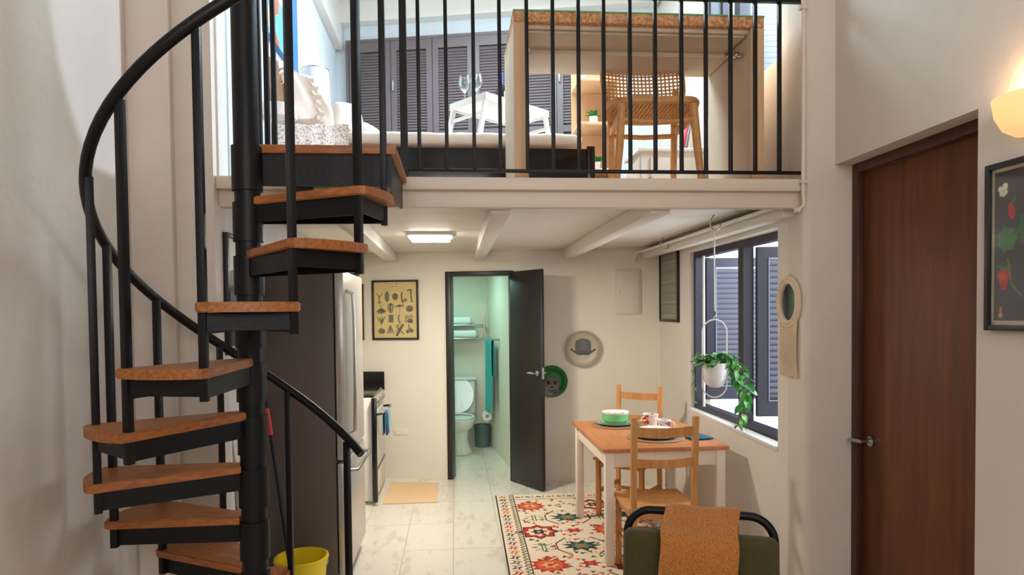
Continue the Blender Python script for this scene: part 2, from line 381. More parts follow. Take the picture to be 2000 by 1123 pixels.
struct('trim_6', MB().prism([(AWX, bwl(AWX)-0.12), (1.86, bwl(1.86)-0.12), (1.86, bwl(1.86)), (AWX, bwl(AWX))], 4.37, CZ), 'white', smooth=False)
struct('trim_7', MB().box(1.72, 1.80, 3.42, 6.07, 2.085, 2.165, bev=0.01), 'board', label='white boxed trim above the window')
# brown door
dr = thing('door_1', None, None, (2.05, 2.84, 0), kind='structure')
part('door_frame', MB().box(2.03, 2.10, 3.26, 3.309, 0.001, 2.334, bev=0.004).box(2.03, 2.10, 2.366, 2.41, 0.001, 2.334, bev=0.004).box(2.03, 2.10, 2.41, 3.26, 2.285, 2.334, bev=0.004), 'door_frame', dr, world=True)
part('door_panel', MB().box(2.062, 2.10, 2.412, 3.258, 0.006, 2.283, bev=0.003), 'door_brown', dr, world=True)
hp = hit(1703, 862, (2.06, 0, 0), (1, 0, 0))
b = MB().cyl((2.061, hp.y, hp.z), (2.048, hp.y, hp.z), 0.026, seg=20).cyl((2.05, hp.y, hp.z), (2.0, hp.y, hp.z), 0.009)
b.tube([(2.005, hp.y, hp.z), (2.0, hp.y+0.02, hp.z), (2.002, hp.y+0.07, hp.z-0.004), (2.01, hp.y+0.105, hp.z-0.004)], [0.009, 0.010, 0.009, 0.007])
part('door_handle', b, 'chrome', dr, world=True, label='chrome lever handle')
# bathroom doorway and door
BWM = xf((0, 6.5, 0), (0, 0, BWR))     # local x along wall, -y to the room
def bl(P): return (BWM.inverted() @ P).x
j0, j1 = bl(DJ0), bl(DJ1)
dd = thing('door_2', None, None, (0, 6.5, 0), BWR, kind='structure')
part('door_frame', MB().box(j0-0.005, j0+0.045, -0.018, 0.125, 0.001, 2.0, bev=0.003).box(j1-0.04, j1+0.01, -0.018, 0.125, 0.001, 2.0, bev=0.003).box(j0+0.045, j1-0.04, -0.018, 0.125, 1.955, 2.0, bev=0.003), 'espresso', dd)
hx = BWM @ Vector((j1-0.012, -0.028, 0))
tgt = Vector((0.775, 5.93, 0)); dv = (tgt-Vector((hx.x, hx.y, 0))); LW_ = dv.length; ang = math.atan2(dv.y, dv.x)
leafm = BWM.inverted() @ xf((hx.x, hx.y, 0), (0, 0, ang))
part('door_panel', MB().box(0, LW_, -0.018, 0.018, 0.012, 1.985, leafm, bev=0.003), 'espresso', dd)
hz = 1.06
b = MB()
for sg in (-1, 1):
    b.cyl(leafm@Vector((LW_-0.05, 0.018*sg, hz)), leafm@Vector((LW_-0.05, 0.03*sg, hz)), 0.026, seg=18)
    b.cyl(leafm@Vector((LW_-0.05, 0.03*sg, hz)), leafm@Vector((LW_-0.05, 0.065*sg, hz)), 0.009)
    b.tube([leafm@Vector((LW_-0.05, 0.06*sg, hz)), leafm@Vector((LW_-0.07, 0.066*sg, hz)), leafm@Vector((LW_-0.15, 0.06*sg, hz-0.004))], [0.01, 0.01, 0.008])
b.box(LW_-0.001, LW_+0.002, -0.012, 0.012, hz-0.05, hz+0.05, leafm)
part('door_handle', b, 'chrome', dd, label='chrome lever handle')

# ---- lower window (dark casements folded outward)
def window(name, y0, y1, z0, z1, leaves, mull):
    wn = thing(name, None, None, (rwx((y0+y1)/2), (y0+y1)/2, 0), kind='structure')
    X = rwx((y0+y1)/2)+0.06; f = 0.045
    b = MB().box(X, X+0.07, y0, y0+f, z0, z1).box(X, X+0.07, y1-f, y1, z0, z1).box(X, X+0.07, y0+f, y1-f, z0, z0+f).box(X, X+0.07, y0+f, y1-f, z1-f, z1)
    for m_ in mull: b.box(X, X+0.07, m_-0.04, m_+0.04, z0+f, z1-f)
    part('window_frame', b, 'shutter_win', wn, world=True, smooth=False)
    for (yh, a, wd) in leaves:
        m = xf((X+0.08, yh, 0), (0, 0, a)); za, zb = z0+0.075, z1-0.05
        if name != 'window_1': za, zb = z0+0.05, z1-0.05
        st = 0.07
        lf_ = part('casement', MB().box(0, wd, -0.018, 0.018, za, za+st+0.03, m).box(0, wd, -0.018, 0.018, zb-st, zb, m).box(0, st, -0.018, 0.018, za+st+0.03, zb-st, m).box(wd-st, wd, -0.018, 0.018, za+st+0.03, zb-st, m), 'shutter_win', wn, world=True, smooth=False)
        g = 0.008
        b = MB()
        for q in ((st, st+g, za+st+0.03, zb-st), (wd-st-g, wd-st, za+st+0.03, zb-st), (st+g, wd-st-g, za+st+0.03, za+st+0.03+g), (st+g, wd-st-g, zb-st-g, zb-st)):
            b.box(q[0], q[1], -0.024, -0.016, q[2], q[3], m)
        part('glazing_bead', b, 'bead', lf_, world=True, smooth=False)
        z = za+st+0.05; src = None
        while z < zb-st-0.02:
            mm = m @ xf((0, 0, z), (R(-62), 0, 0))
            if src is None:
                src = part('slat', MB().box(st+0.002, wd-st-0.002, -0.023, 0.023, -0.004, 0.004, mm), 'slat_blue', lf_, world=True, smooth=False); zf = z
            else:
                o = bpy.data.objects.new('slat', src.data); C.objects.link(o); o.parent = lf_; o.location = (0, 0, z-zf)
            z += 0.04
    return wn
w1 = window('window_1', WY0, WY1, WZ0, WZ1, [(WY1-0.05, R(-3), 0.62), (4.26, R(-4), 0.5)], [4.32])
X = rwx(4.4)+0.09
part('stay_rod', MB().cyl((X-0.05, 4.93, WZ0+0.05), (X-0.05, 4.93, WZ1-0.05), 0.009), 'white', w1, world=True)
part('window_sill', MB().prism([(rwx(WY0)-0.015, WY0), (rwx(WY0)+0.06, WY0), (rwx(WY1)+0.06, WY1), (rwx(WY1)-0.015, WY1)], WZ0-0.012, WZ0+0.006), 'white', w1, world=True, smooth=False)
w2 = window('window_2', LY0, LY1, LZ0, LZ1, [(LY1-0.05, R(-8), 0.5)], [4.35])
struct('added_rear_window', MB().box(-1.06, 1.54, -1.87, -1.83, 1.9, 1.95).box(-1.06, 1.54, -1.87, -1.83, 3.85, 3.9).box(0.22, 0.27, -1.87, -1.83, 1.95, 3.85), 'espresso')  # unseen window, added as the opening for the rear fill light
# electric panel, conduit, ceiling lamp, sconce
def on_wall(name, label, cat, px, py, P, N, rz, off=0.0, group=None):
    h = hit(px, py, P, N); m = xf((h.x, h.y, h.z), (0, 0, rz)); q = m @ Vector((0, -off, 0))
    return thing(name, label, cat, tuple(q), rz, group)
t = on_wall('breaker_panel', 'flush white painted breaker panel on the back wall near the corner', 'electrical panel', 1227, 570, BWP, BWN, BWR)
part('panel_frame', MB().box(-0.115, 0.115, -0.012, 0.0, -0.21, 0.21, bev=0.003), 'panelgrey', t)
part('panel_door', MB().box(-0.10, 0.10, -0.02, -0.012, -0.195, 0.195, bev=0.003), 'panelgrey', t)
part('latch', MB().box(-0.085, -0.07, -0.026, -0.02, -0.02, 0.02, bev=0.002), 'panelgrey', t)
t = on_wall('wall_outlet', 'small cream outlet plate low on the wall under the botanical poster', 'outlet', 783, 843, BWP, BWN, BWR)
part('outlet_plate', MB().box(-0.07, 0.07, -0.006, 0.0, -0.035, 0.03, bev=0.002), 'plaster_smooth', t)
for a in (-0.045, 0.015): part('socket', MB().box(a, a+0.03, -0.008, -0.006, -0.018, 0.018), 'white', t)
t = thing('ceiling_light', 'slim rectangular white ceiling light glowing between two white beams', 'ceiling light', (-0.17, 5.05, 2.19))
part('housing', MB().box(-0.165, 0.165, -0.15, 0.15, -0.025, 0, bev=0.004), 'white', t)
part('diffuser', MB().box(-0.145, 0.145, -0.13, 0.13, -0.05, -0.025, bev=0.01), 'lampglow', t)
pz = 2.14
single('electrical_conduit', MB().tube([(1.66, 6.11, 2.05), (1.66, 6.1, 2.11), (1.665, 6.07, pz), (1.69, 5.9, pz), (1.69, 4.5, pz), (1.69, 3.42, pz)], 0.011), 'white', 'thin white pipe running under the loft ceiling along the window wall', 'pipe')
px_ = hit(1566, 300, (0, 3.30, 0), (0, 1, 0))
b = MB().tube([(px_.x, 3.285, 4.5), (px_.x, 3.285, 2.19), (px_.x+0.005, 3.285, 2.15), (px_.x, 3.285, 2.12), (px_.x-0.03, 3.285, 2.10)], 0.011)
t = thing('conduit_pipe', 'cream vertical pipe on the pier edge ending in a bend below the loft edge', 'pipe', (px_.x, 3.285, 2.1))
part('pipe', b, 'loft_edge', t, world=True); [part('clip', MB().box(px_.x-0.02, px_.x+0.02, 3.27, 3.3, z, z+0.015), 'loft_edge', t, world=True) for z in (2.235, 3.1)]
part('pipe_end', MB().cyl((px_.x-0.045, 3.285, 2.1), (px_.x-0.02, 3.285, 2.1), 0.013), 'loft_edge', t, world=True)
# sconce
h = hit(1990, 225, (DWX, 0, 0), (1, 0, 0))
t = thing('wall_sconce', 'glowing half bowl alabaster wall lamp above the strawberry picture', 'wall lamp', (DWX, h.y-0.06, h.z), RWR+math.atan(0.0396))
prof = [(0.001, -0.085), (0.05, -0.08), (0.09, -0.055), (0.115, -0.01), (0.125, 0.05), (0.118, 0.05), (0.107, -0.008), (0.083, -0.047), (0.045, -0.07), (0.001, -0.074)]
b = MB().lathe(prof, seg=32)
for v in b.b.verts[:]:
    if v.co.y > 0: v.co.y *= 0.02
    v.co.y = v.co.y*0.85-0.006
part('shade', b, 'sconce', t); part('wall_bracket', MB().box(-0.03, 0.03, -0.012, 0, -0.05, 0.03, bev=0.003), 'chrome', t)
part('bulb', MB().lathe([(0.001, 0.03), (0.018, 0.02), (0.02, 0), (0.012, -0.03), (0.001, -0.032)], (0, -0.05, 0.01), 14), 'lampglow', t)
point('sconce_bulb', (DWX-0.06, h.y-0.06, h.z+0.10), 0.9, (1.0, 0.68, 0.38), 0.03)

# ============================================================ SPIRAL STAIRCASE
PX, PY = -0.79, 2.70
st = thing('spiral_staircase', 'black steel spiral staircase with varnished wooden treads leading to the loft', 'staircase', (PX, PY, 0))
RISE = 2.26/11
part('central_pole', MB().cyl((0, 0, 0), (0, 0, 4.5), 0.048, seg=32), 'metal_black', st)
def pol(r, a, z=0): return Vector((r*math.cos(R(a)), r*math.sin(R(a)), z))
RT, RP, RH = 0.555, 0.52, 0.53
for k in range(1, 11):
    th = 15-30*k+1; z = 2.26-RISE*k
    sl = MB().cyl((0, 0, z-0.17), (0, 0, z-0.02), 0.056, seg=32)
    part('pole_sleeve', sl, 'metal_black', st)
    a0, a1 = th-16.5, th+16.5
    def off(r, a, d): p = pol(r, a); return (p.x+d*math.cos(R(a+90)), p.y+d*math.sin(R(a+90)))
    poly = [off(0.052, a0, -0.02), off(RT-0.02, a0, -0.004), (pol(RT, a0+1).x, pol(RT, a0+1).y)]
    for q in range(1, 6):
        p = pol(RT+0.012*math.sin(math.pi*q/6), a0+(a1-a0)*q/6); poly.append((p.x, p.y))
    poly += [(pol(RT, a1-1).x, pol(RT, a1-1).y), off(RT-0.02, a1, 0.004), off(0.052, a1, 0.02)]
    b = MB().prism(poly, -0.032, 0)
    bmesh.ops.bevel(b.b, geom=[e for e in b.b.edges if abs(e.verts[0].co.z-e.verts[1].co.z) < 1e-5], offset=0.004, segments=2, affect='EDGES')
    # keep grain along the tread: object rotated so local x runs outward
    b.b.transform(Matrix.Rotation(R(-th), 4, 'Z'))
    tr = part('tread', b, 'tread', st); tr.location = (0, 0, z); tr.rotation_euler = (0, 0, R(th))
    b = MB()
    for a, s_ in ((a0+2.5, 1), (a1-2.5, -1)):
        p0, p1 = Vector((*off(0.045, a, -0.012*s_), -0.066)), Vector((*off(RT-0.035, a, 0), -0.066))
        b.bar(p0, p1, 0.008, 0.066)
    p0, p1 = pol(RT-0.035, a0+2.5, -0.062), pol(RT-0.035, a1-2.5, -0.062)
    b.bar(p0, p1, 0.008, 0.056)
    b.prism([(pol(0.05, a0+2).x, pol(0.05, a0+2).y), (pol(RT-0.035, a0+2.5).x, pol(RT-0.035, a0+2.5).y), (pol(RT-0.035, a1-2.5).x, pol(RT-0.035, a1-2.5).y), (pol(0.05, a1-2).x, pol(0.05, a1-2).y)], -0.039, -0.033)
    b.b.transform(Matrix.Rotation(R(-th), 4, 'Z'))
    part('bracket', b, 'metal_black', tr)
# landing
ld = part('landing', MB().box(0.02, 0.57, 0.0, 0.595, 2.262-0.034, 2.262, bev=0.004), 'tread', st)
b = MB().box(0.04, 0.55, 0.015, 0.03, 2.105, 2.228).box(0.535, 0.55, 0.03, 0.585, 2.105, 2.228).box(0.04, 0.535, 0.03, 0.585, 2.218, 2.228)
b.box(0.12, 0.135, 0.03, 0.58, 2.12, 2.218)
part('landing_frame', b, 'metal_black', ld)
part('pole_sleeve', MB().cyl((0, 0, 2.08), (0, 0, 2.25), 0.057, seg=32), 'metal_black', st)
def railz(a): return 2.26+0.955+RISE*(a-375)/30
A0, A1 = 47, 400
pts = [pol(RH, a, railz(a)) for a in range(A0, A1, 5)]
part('handrail', MB().tube(pts, 0.0195, seg=14), 'metal_black', st)
for k in range(0, 11):
    a = 0-30*k+1 + (5 if k == 10 else 0)*-1 - (2 if k == 9 else 0)
    zb = 2.26-RISE*(k+1)-0.105
    zt = railz(a+360)-0.012
    zb = max(zb, 0.0)
    p = pol(RP, a)
    b = MB().box(-0.0125, 0.0125, -0.0125, 0.0125, zb, zt, xf((p.x, p.y, 0), (0, 0, R(a))), bev=0.002)
    part('baluster', b, 'metal_black', st)
# ============================================================ LOFT RAILING
rl = thing('loft_railing', 'black steel guard railing with square bars along the loft edge', 'railing', (0.7, 3.345, 2.26))
Yr = 3.345
x0 = hit(790, 300, (0, Yr, 0), (0, 1, 0)).x
ztop, zbot = 3.165, 2.30
part('end_post', MB().box(x0-0.017, x0+0.017, Yr-0.017, Yr+0.017, 2.26, 3.6), 'metal_black', rl, world=True)
part('top_rail', MB().box(x0, 1.779, Yr-0.016, Yr+0.016, ztop-0.008, ztop+0.008, bev=0.003), 'metal_black', rl, world=True)
part('bottom_rail', MB().box(x0+0.015, 1.779, Yr-0.011, Yr+0.011, zbot-0.008, zbot+0.008, bev=0.003), 'metal_black', rl, world=True)
xs = [hit(x, 338, (0, Yr, 0), (0, 1, 0)).x for x in (820, 873.5, 927, 978, 1031, 1081.5, 1131.5, 1180.5, 1231.5, 1280.5, 1331.5, 1379, 1427, 1475, 1522)]
for x in xs:
    part('bar', MB().box(x-0.009, x+0.009, Yr-0.009, Yr+0.009, zbot, ztop, bev=0.0015), 'metal_black', rl, world=True)
r2 = thing('loft_railing', 'short black bar railing behind the stair pole at the left end of the loft', 'railing', (-0.92, 3.5, 2.26))
for i, (x, y) in enumerate(((-0.925, 3.38), (-0.925, 3.52), (-0.925, 3.66))):
    part('bar', MB().box(x-0.012, x+0.012, y-0.012, y+0.012, 2.26, 3.5, bev=0.0015), 'metal_black', r2, world=True)
part('top_rail', MB().box(-0.94, -0.91, 3.34, 3.7, 3.5, 3.53), 'metal_black', r2, world=True)

# ============================================================ LOFT CONTENTS
# louvred closet doors
lm = BWM @ xf((0, -0.055, 0))
def lx(px): return (lm.inverted() @ hit(px, 200, (lm @ Vector((0, 0, 0))), BWN)).x
edges = [lx(v) for v in (684, 765, 846, 926, 1006, 1088, 1169)]
cz0, cz1 = 2.262, hit(900, 73, (lm @ Vector((0, 0, 0))), BWN).z
which = ['leftmost, by the white wall corner', 'second from the left', 'behind the wine glasses', 'behind the desk side', 'behind the tray under the desk', 'rightmost, beside the wooden shelf']
part('closet_frame', MB().box(edges[0]-0.03, edges[0]-0.002, -0.02, 0.05, cz0, cz1+0.03).box(edges[-1]+0.002, edges[-1]+0.03, -0.02, 0.05, cz0, cz1+0.03).box(edges[0]-0.002, edges[-1]+0.002, -0.02, 0.05, cz1+0.002, cz1+0.03),
     'shutter', thing('closet', 'dark frame around the louvred closet doors at the back of the loft', 'closet frame', tuple(lm.translation), BWR), smooth=False)
for i in range(6):
    a, c = edges[i]+0.003, edges[i+1]-0.003
    p = lm @ Vector(((a+c)/2, 0, cz0)); t = thing('louvred_door', 'dark grey louvred closet door in the loft, %s' % which[i], 'closet door', tuple(p), BWR, 'louvred closet doors')
    wd = (c-a)/2; H = cz1-cz0; s = 0.055
    part('door_frame', MB().box(-wd, -wd+s, -0.018, 0.018, 0, H).box(wd-s, wd, -0.018, 0.018, 0, H).box(-wd+s, wd-s, -0.018, 0.018, 0, 0.1).box(-wd+s, wd-s, -0.018, 0.018, H-0.09, H).box(-wd+s, wd-s, -0.018, 0.018, 1.0, 1.06), 'shutter', t, smooth=False)
    b = MB(); z = 0.115
    while z < H-0.1:
        if not 0.985 < z < 1.075: b.box(-wd+s, wd-s, -0.017, 0.017, -0.003, 0.003, xf((0, 0, z), (R(64), 0, 0)))
        z += 0.0265
    part('louvres', b, 'shutter', t, smooth=False, kind='stuff')
    if i % 2: part('handle', MB().box(-wd+0.015, -wd+0.03, -0.045, -0.018, 1.45, 1.55, bev=0.003), 'chrome', t)
# bed
BX1, BY0, BY1 = 0.86, 4.16, 5.6
t = thing('bed', 'black wooden bed base standing on the loft floor', 'bed', (-0.1, 4.9, 2.26))
part('side_rail', MB().box(AWX+0.02, BX1, BY0, BY0+0.03, 2.262, 2.61, bev=0.004), 'black', t, world=True)
part('side_rail', MB().box(AWX+0.02, BX1, BY1-0.03, BY1, 2.262, 2.61, bev=0.004), 'black', t, world=True)
part('foot_panel', MB().box(BX1-0.03, BX1+0.01, BY0+0.03, BY1-0.03, 2.262, 2.62, bev=0.004).box(BX1-0.03, BX1+0.02, BY0-0.01, BY0+0.03, 2.262, 2.625, bev=0.004), 'black', t, world=True)
part('slat_base', MB().box(AWX+0.03, BX1-0.04, BY0+0.035, BY1-0.035, 2.55, 2.60), 'pine', t, world=True)
def slab_soft(x0, x1, y0, y1, z0, z1, amp, n=40):
    def f(u, v):
        # superellipse section closed tube along X
        uu = u
        a = v*2*math.pi; c, s_ = math.cos(a), math.sin(a)
        ce = math.copysign(abs(c)**0.35, c); se = math.copysign(abs(s_)**0.5, s_)
        e = min(uu, 1-uu); k = min(1, (e/0.03))**0.5 if e < 0.03 else 1
        x = x0+(x1-x0)*uu
        wv = amp*math.sin(x*9+v*20)*math.sin(x*23)
        return Vector((x, (y0+y1)/2+(y1-y0)/2*ce*(0.97+0.03*k), (z0+z1)/2+((z1-z0)/2*se)*(0.6+0.4*k)+wv*(1 if s_ > 0 else 0)))
    b = MB().grid(f, n, 40); bmesh.ops.remove_doubles(b.b, verts=b.b.verts, dist=1e-5); bmesh.ops.holes_fill(b.b, edges=b.b.edges); return b
single('mattress', slab_soft(AWX+0.03, BX1-0.05, BY0+0.03, BY1-0.02, 2.612, 2.735, 0.004), 'linen', 'thick mattress under a white sheet on the black bed base', 'mattress')
def drape_f(u, v):
    x = -1.04+0.42*u
    if v < 0.25: return Vector((x, 4.172-0.004*math.sin(u*30), 2.62+(2.735-2.62)*v/0.25))
    return Vector((x, 4.172+(v-0.25)/0.75*1.2, 2.744+0.004*math.sin(u*20+v*9)))
single('quilt', MB().grid(drape_f, 24, 24, 0.008), 'patterned', 'grey and cream printed quilt folded over the head end of the mattress', 'quilt')
def pillow(w_, h_, d_, crumple=0.0, ruff=0):
    b = MB()
    for sg in (-1, 1):
        def f(u, v):
            x, z = (u-0.5)*2, (v-0.5)*2
            t_ = max(0, (1-x**4)*(1-z**4))**0.45
            kx = 1-0.10*(1-abs(z))**0.8*0 - 0.08*(z*z); kz = 1-0.08*(x*x)
            return Vector((x*w_/2*kx, sg*(d_/2)*t_+crumple*math.sin(x*7+z*5)*t_, (z*kz+1)*h_/2))
        b.grid(f, 20, 20)
    bmesh.ops.remove_doubles(b.b, verts=b.b.verts, dist=1e-4)
    return b
def ruffle(w_, h_, x, amp=0.012):
    def f(u, v): z = v*h_; return Vector((x+u*0.035+0.008*math.sin(v*26), (u-0.3)*amp*3*math.sin(v*40)-0.0, z))
    return MB().grid(f, 4, 60, 0.002)
t = thing('cushion', 'large shiny cream cushion with a ruffled seam standing on the bed', 'cushion', (-0.865, 4.32, 2.742), R(24))
b = pillow(0.29, 0.345, 0.16, 0.006)
for v in b.b.verts:
    k = v.co.z/0.345; v.co.x *= (1.0-0.62*max(0, k-0.35)**1.3*1.5); v.co.x -= 0.09*k*k
part('cover', b, 'satin', t)
b = ruffle(0.3, 0.32, 0)
for v in b.b.verts:
    k = v.co.z/0.34; v.co.y -= 0.088*max(0, 1-(2*k-1)**4)**0.45+0.002; v.co.x -= 0.08*k*k-0.02
part('ruffle', b, 'satin', t)
b = MB().grid(lambda u, v: Vector((-0.13-0.055*u+0.012*math.sin(v*19), 0.02*math.sin(v*14+u*4), 0.285+0.09*v-0.03*u*math.cos(v*9))), 6, 22, 0.003)
part('ruffled_corner', b, 'satin', t)
t = thing('cushion', 'small plain cream cushion behind the ruffled cushion on the bed', 'cushion', (-0.70, 4.62, 2.742), R(30))
b = pillow(0.24, 0.27, 0.13)
for v in b.b.verts: v.co.x *= 1-0.45*max(0, v.co.z/0.27-0.4)
part('cover', b, 'linen', t)
t = thing('cushion', 'tan woven cushion leaning against the left wall of the loft', 'cushion', (-1.0, 4.42, 2.742), R(75))
b = pillow(0.46, 0.44, 0.13); b.b.transform(Matrix.Rotation(R(-6), 4, 'X')); part('cover', b, 'rattan_mat', t)
t = thing('cushion', 'low printed cushion lying flat beside the plain cream cushion', 'cushion', (-0.58, 4.75, 2.742), R(70))
part('cover', pillow(0.30, 0.16, 0.12), 'patterned', t)
# bedside lamp behind
t = thing('wall_lamp', 'white drum lamp on the left loft wall above the ruffled cushion', 'lamp', (-0.995, 5.1, 3.08))
part('lamp_shade', MB().lathe([(0.110, 0), (0.098, 0.31), (0.096, 0.31), (0.108, 0)], seg=40), 'linen', t)
part('lamp_arm', MB().tube([(-0.113, 0, 0.1), (-0.06, 0, 0.1), (0, 0, 0.1), (0, 0, 0.29)], 0.007, 8), 'chrome', t)
part('shade_rim', MB().tube([pol(0.098, a, 0.31) for a in range(0, 360, 12)], 0.004, 6, True), 'chrome', t)
part('bulb', MB().lathe([(.001, .12), (.02, .13), (.028, .17), (.015, .21), (.001, .215)], seg=14), 'white', t)
# round cream stool / side table at head of bed
t = thing('side_table', 'small round cream side table between the stair pole and the bed', 'side table', (-0.985, 3.98, 2.26))
part('table_top', MB().lathe([(0.001, 0.46), (0.10, 0.46), (0.105, 0.47), (0.105, 0.52), (0.10, 0.53), (0.001, 0.53)]), 'panelgrey', t)
for a in (30, 150, 270): part('leg', MB().cyl(pol(0.08, a, 0), pol(0.07, a, 0.46), 0.012), 'white', t)
# painting on the left loft wall
h0 = hit(572, 60, (AWX, 0, 0), (1, 0, 0)); h1 = hit(512, 60, (AWX, 0, 0), (1, 0, 0))
za, zb = hit(572, 148, (AWX, 0, 0), (1, 0, 0)).z, 4.1
wp = h0.y-h1.y
t = thing('canvas_painting', 'colourful abstract canvas in orange, pink and blue on the left loft wall', 'painting', (AWX+0.001, (h0.y+h1.y)/2, za), math.pi/2)
part('canvas_frame', MB().box(-wp/2, wp/2, -0.03, 0, 0, zb-za, bev=0.003), mat('canvas_blue_edge', (60, 124, 190), 0.6, noise=0.1), t)
cv = Canvas(wp, zb-za, 60, 70, (104, 164, 190))
cv.rect(0, 0.28*wp, 0.25, 2, (226, 120, 40)); cv.rect(0.20*wp, 0.34*wp, 0.0, 2, (190, 92, 62)); cv.rect(0.36*wp, 0.55*wp, 0.3, 2, (232, 224, 236)); cv.rect(0.55*wp, 0.78*wp, 0.2, 0.75, (214, 140, 178)); cv.rect(0.8*wp, wp, 0, 2, (56, 110, 180)); cv.ell(0.5*wp, 0.12, 0.3*wp, 0.1, (90, 176, 204)); cv.ell(0.12*wp, 0.1, 0.12*wp, 0.08, (236, 196, 150))
cv.mesh('canvas_print', 'print', t, lambda X, Y: (X-wp/2, 0*X-0.0315, Y))
# white bed tray with glasses and bottle
tx, ty = 0.33, 4.65
t = thing('bed_tray', 'white folding bed tray standing on the mattress', 'tray', (tx, ty, 2.742), R(40))
part('tray_top', MB().box(-0.29, 0.29, -0.17, 0.17, 0.225, 0.237, bev=0.003).box(-0.30, 0.30, -0.18, -0.168, 0.215, 0.262, bev=0.003).box(-0.30, 0.30, 0.168, 0.18, 0.215, 0.262, bev=0.003).box(-0.302, -0.29, -0.168, 0.168, 0.215, 0.262, bev=0.003).box(0.29, 0.302, -0.168, 0.168, 0.215, 0.262, bev=0.003), 'white', t)
for sx in (-1, 1):
    for sy in (-1, 1): part('leg', MB().bar((sx*0.335, sy*0.16, 0), (sx*0.28, sy*0.16, 0.222), 0.022, 0.03), 'white', t)
    part('brace', MB().bar((sx*0.30, -0.15, 0.14), (sx*0.30, 0.15, 0.14), 0.012, 0.02), 'white', t)
glass_prof = [(0.001, 0), (0.034, 0.001), (0.034, 0.003), (0.006, 0.008), (0.004, 0.02), (0.004, 0.085), (0.012, 0.095), (0.034, 0.118), (0.041, 0.15), (0.033, 0.2), (0.0315, 0.2), (0.039, 0.15), (0.032, 0.12), (0.01, 0.1), (0.001, 0.098)]
g = part('wine_glass', MB().lathe(glass_prof), 'glass', None); tag(g, 'stemmed wine glass on the white tray, the taller one at the left edge', 'wine glass', 'wine glasses on the bed tray'); 
TMx = xf((tx, ty, 2.742), (0, 0, R(40)))
g.location = TMx @ Vector((-0.25, 0.08, 0.2375))
g2 = g.copy(); C.objects.link(g2); g2.location = TMx @ Vector((-0.215, 0.0, 0.2375)); g2['label'] = 'stemmed wine glass on the white tray, the right one nearer the bottle'
t = thing('wine_bottle', 'dark wine bottle with a blue foil neck on the bed tray', 'bottle', tuple(TMx @ Vector((0.11, 0.10, 0.2375))))
part('bottle_body', MB().lathe([(0.001, 0.0), (0.036, 0.0), (0.038, 0.01), (0.038, 0.17), (0.03, 0.2), (0.014, 0.23), (0.0135, 0.25), (0.001, 0.25)]), 'glass_dark', t)
part('foil', MB().lathe([(0.0145, 0.225), (0.0145, 0.30), (0.012, 0.303), (0.001, 0.303)]), 'blue', t)
# desk
DX0, DX1 = hit(1003, 60, (0, 3.47, 0), (0, 1, 0)).x, hit(1491, 60, (0, 3.47, 0), (0, 1, 0)).x
t = thing('desk', 'tall plywood desk with a particle board edge standing against the loft railing', 'desk', ((DX0+DX1)/2, 3.75, 2.26))
dz = 3.135; dY0, dY1 = 3.46, 4.08
part('desktop', MB().box(DX0, DX1, dY0, dY1, dz-0.055, dz, bev=0.003), 'osb', t, world=True, label='desktop with raw particle board edge')
part('surface', MB().box(DX0-0.003, DX1+0.003, dY0-0.003, dY1+0.003, dz, dz+0.006), 'mint', t, world=True, smooth=False)
part('underframe', MB().box(DX0+0.07, DX1-0.07, dY0+0.035, dY0+0.055, dz-0.075, dz-0.056).box(DX0+0.08, DX1-0.08, dY0+0.06, dY1-0.02, dz-0.085, dz-0.056).box(DX0+0.08, DX1-0.08, dY0+0.28, dY1-0.03, dz-0.11, dz-0.086), 'desk_in', t, world=True, smooth=False)
for (xa, xb, inner) in ((DX0, DX0+0.07, 1), (DX1-0.07, DX1+0.0, -1)):
    pn = part('side_panel', MB().box(xa, xb, dY0, dY1-0.02, 2.262, dz-0.056, bev=0.003), 'birch', t, world=True)
    xo = (xa-0.002, xa) if inner == 1 else (xa-0.0025, xa-0.0005)
    part('veneer', MB().box(xo[0], xo[1], dY0+0.004, dY1-0.024, 2.264, dz-0.06), 'desk_in', pn, world=True, smooth=False)
    xi = xb+0.012 if inner == 1 else xa-0.012
    part('support_strut', MB().cyl((xi, dY0+0.08, dz-0.17), (xi+0.01*inner, dY0+0.3, dz-0.09), 0.010).cyl((xi, dY0+0.14, dz-0.147), (xi+0.01*inner, dY0+0.22, dz-0.118), 0.017), 'chrome', t, world=True)
# cane chair
def cane(b, fn, w0, h0, step, th, inside):
    """strips in four directions on local (p,q) plane"""
    def strip(p, q, p2, q2, o):
        n = max(2, int(math.hypot(p2-p, q2-q)/0.012)); run = []
        for i in range(n+1):
            a, c = p+(p2-p)*i/n, q+(q2-q)*i/n
            if inside(a, c): run.append(fn(a, c, o))
            else:
                if len(run) > 1: b.tube(run, th, 4)
                run = []
        if len(run) > 1: b.tube(run, th, 4)
    k = -w0
    while k <= w0:
        strip(k, -h0, k, h0, 0); k += step
    k = -h0
    while k <= h0:
        strip(-w0, k, w0, k, 0.0015); k += step
t = thing('cane_chair', 'rattan armless chair with woven cane seat and back behind the desk', 'chair', (1.125, 3.80, 2.26), R(-3))
t.scale = (1.06, 1.0, 1.06)
def rounded(w_, d_, e=3.2, n=48): return [(math.copysign(abs(math.cos(a))**(2/e), math.cos(a))*w_, math.copysign(abs(math.sin(a))**(2/e), math.sin(a))*d_) for a in [2*math.pi*i/n for i in range(n)]]
def sd(x, y): return 0.45-0.018*math.cos(x*6)*0+0.012*(abs(x)/0.22)**2
part('seat_frame', MB().tube([(x, y, sd(x, y)) for x, y in rounded(0.225, 0.21)], 0.021, 8, True), 'rattan', t)
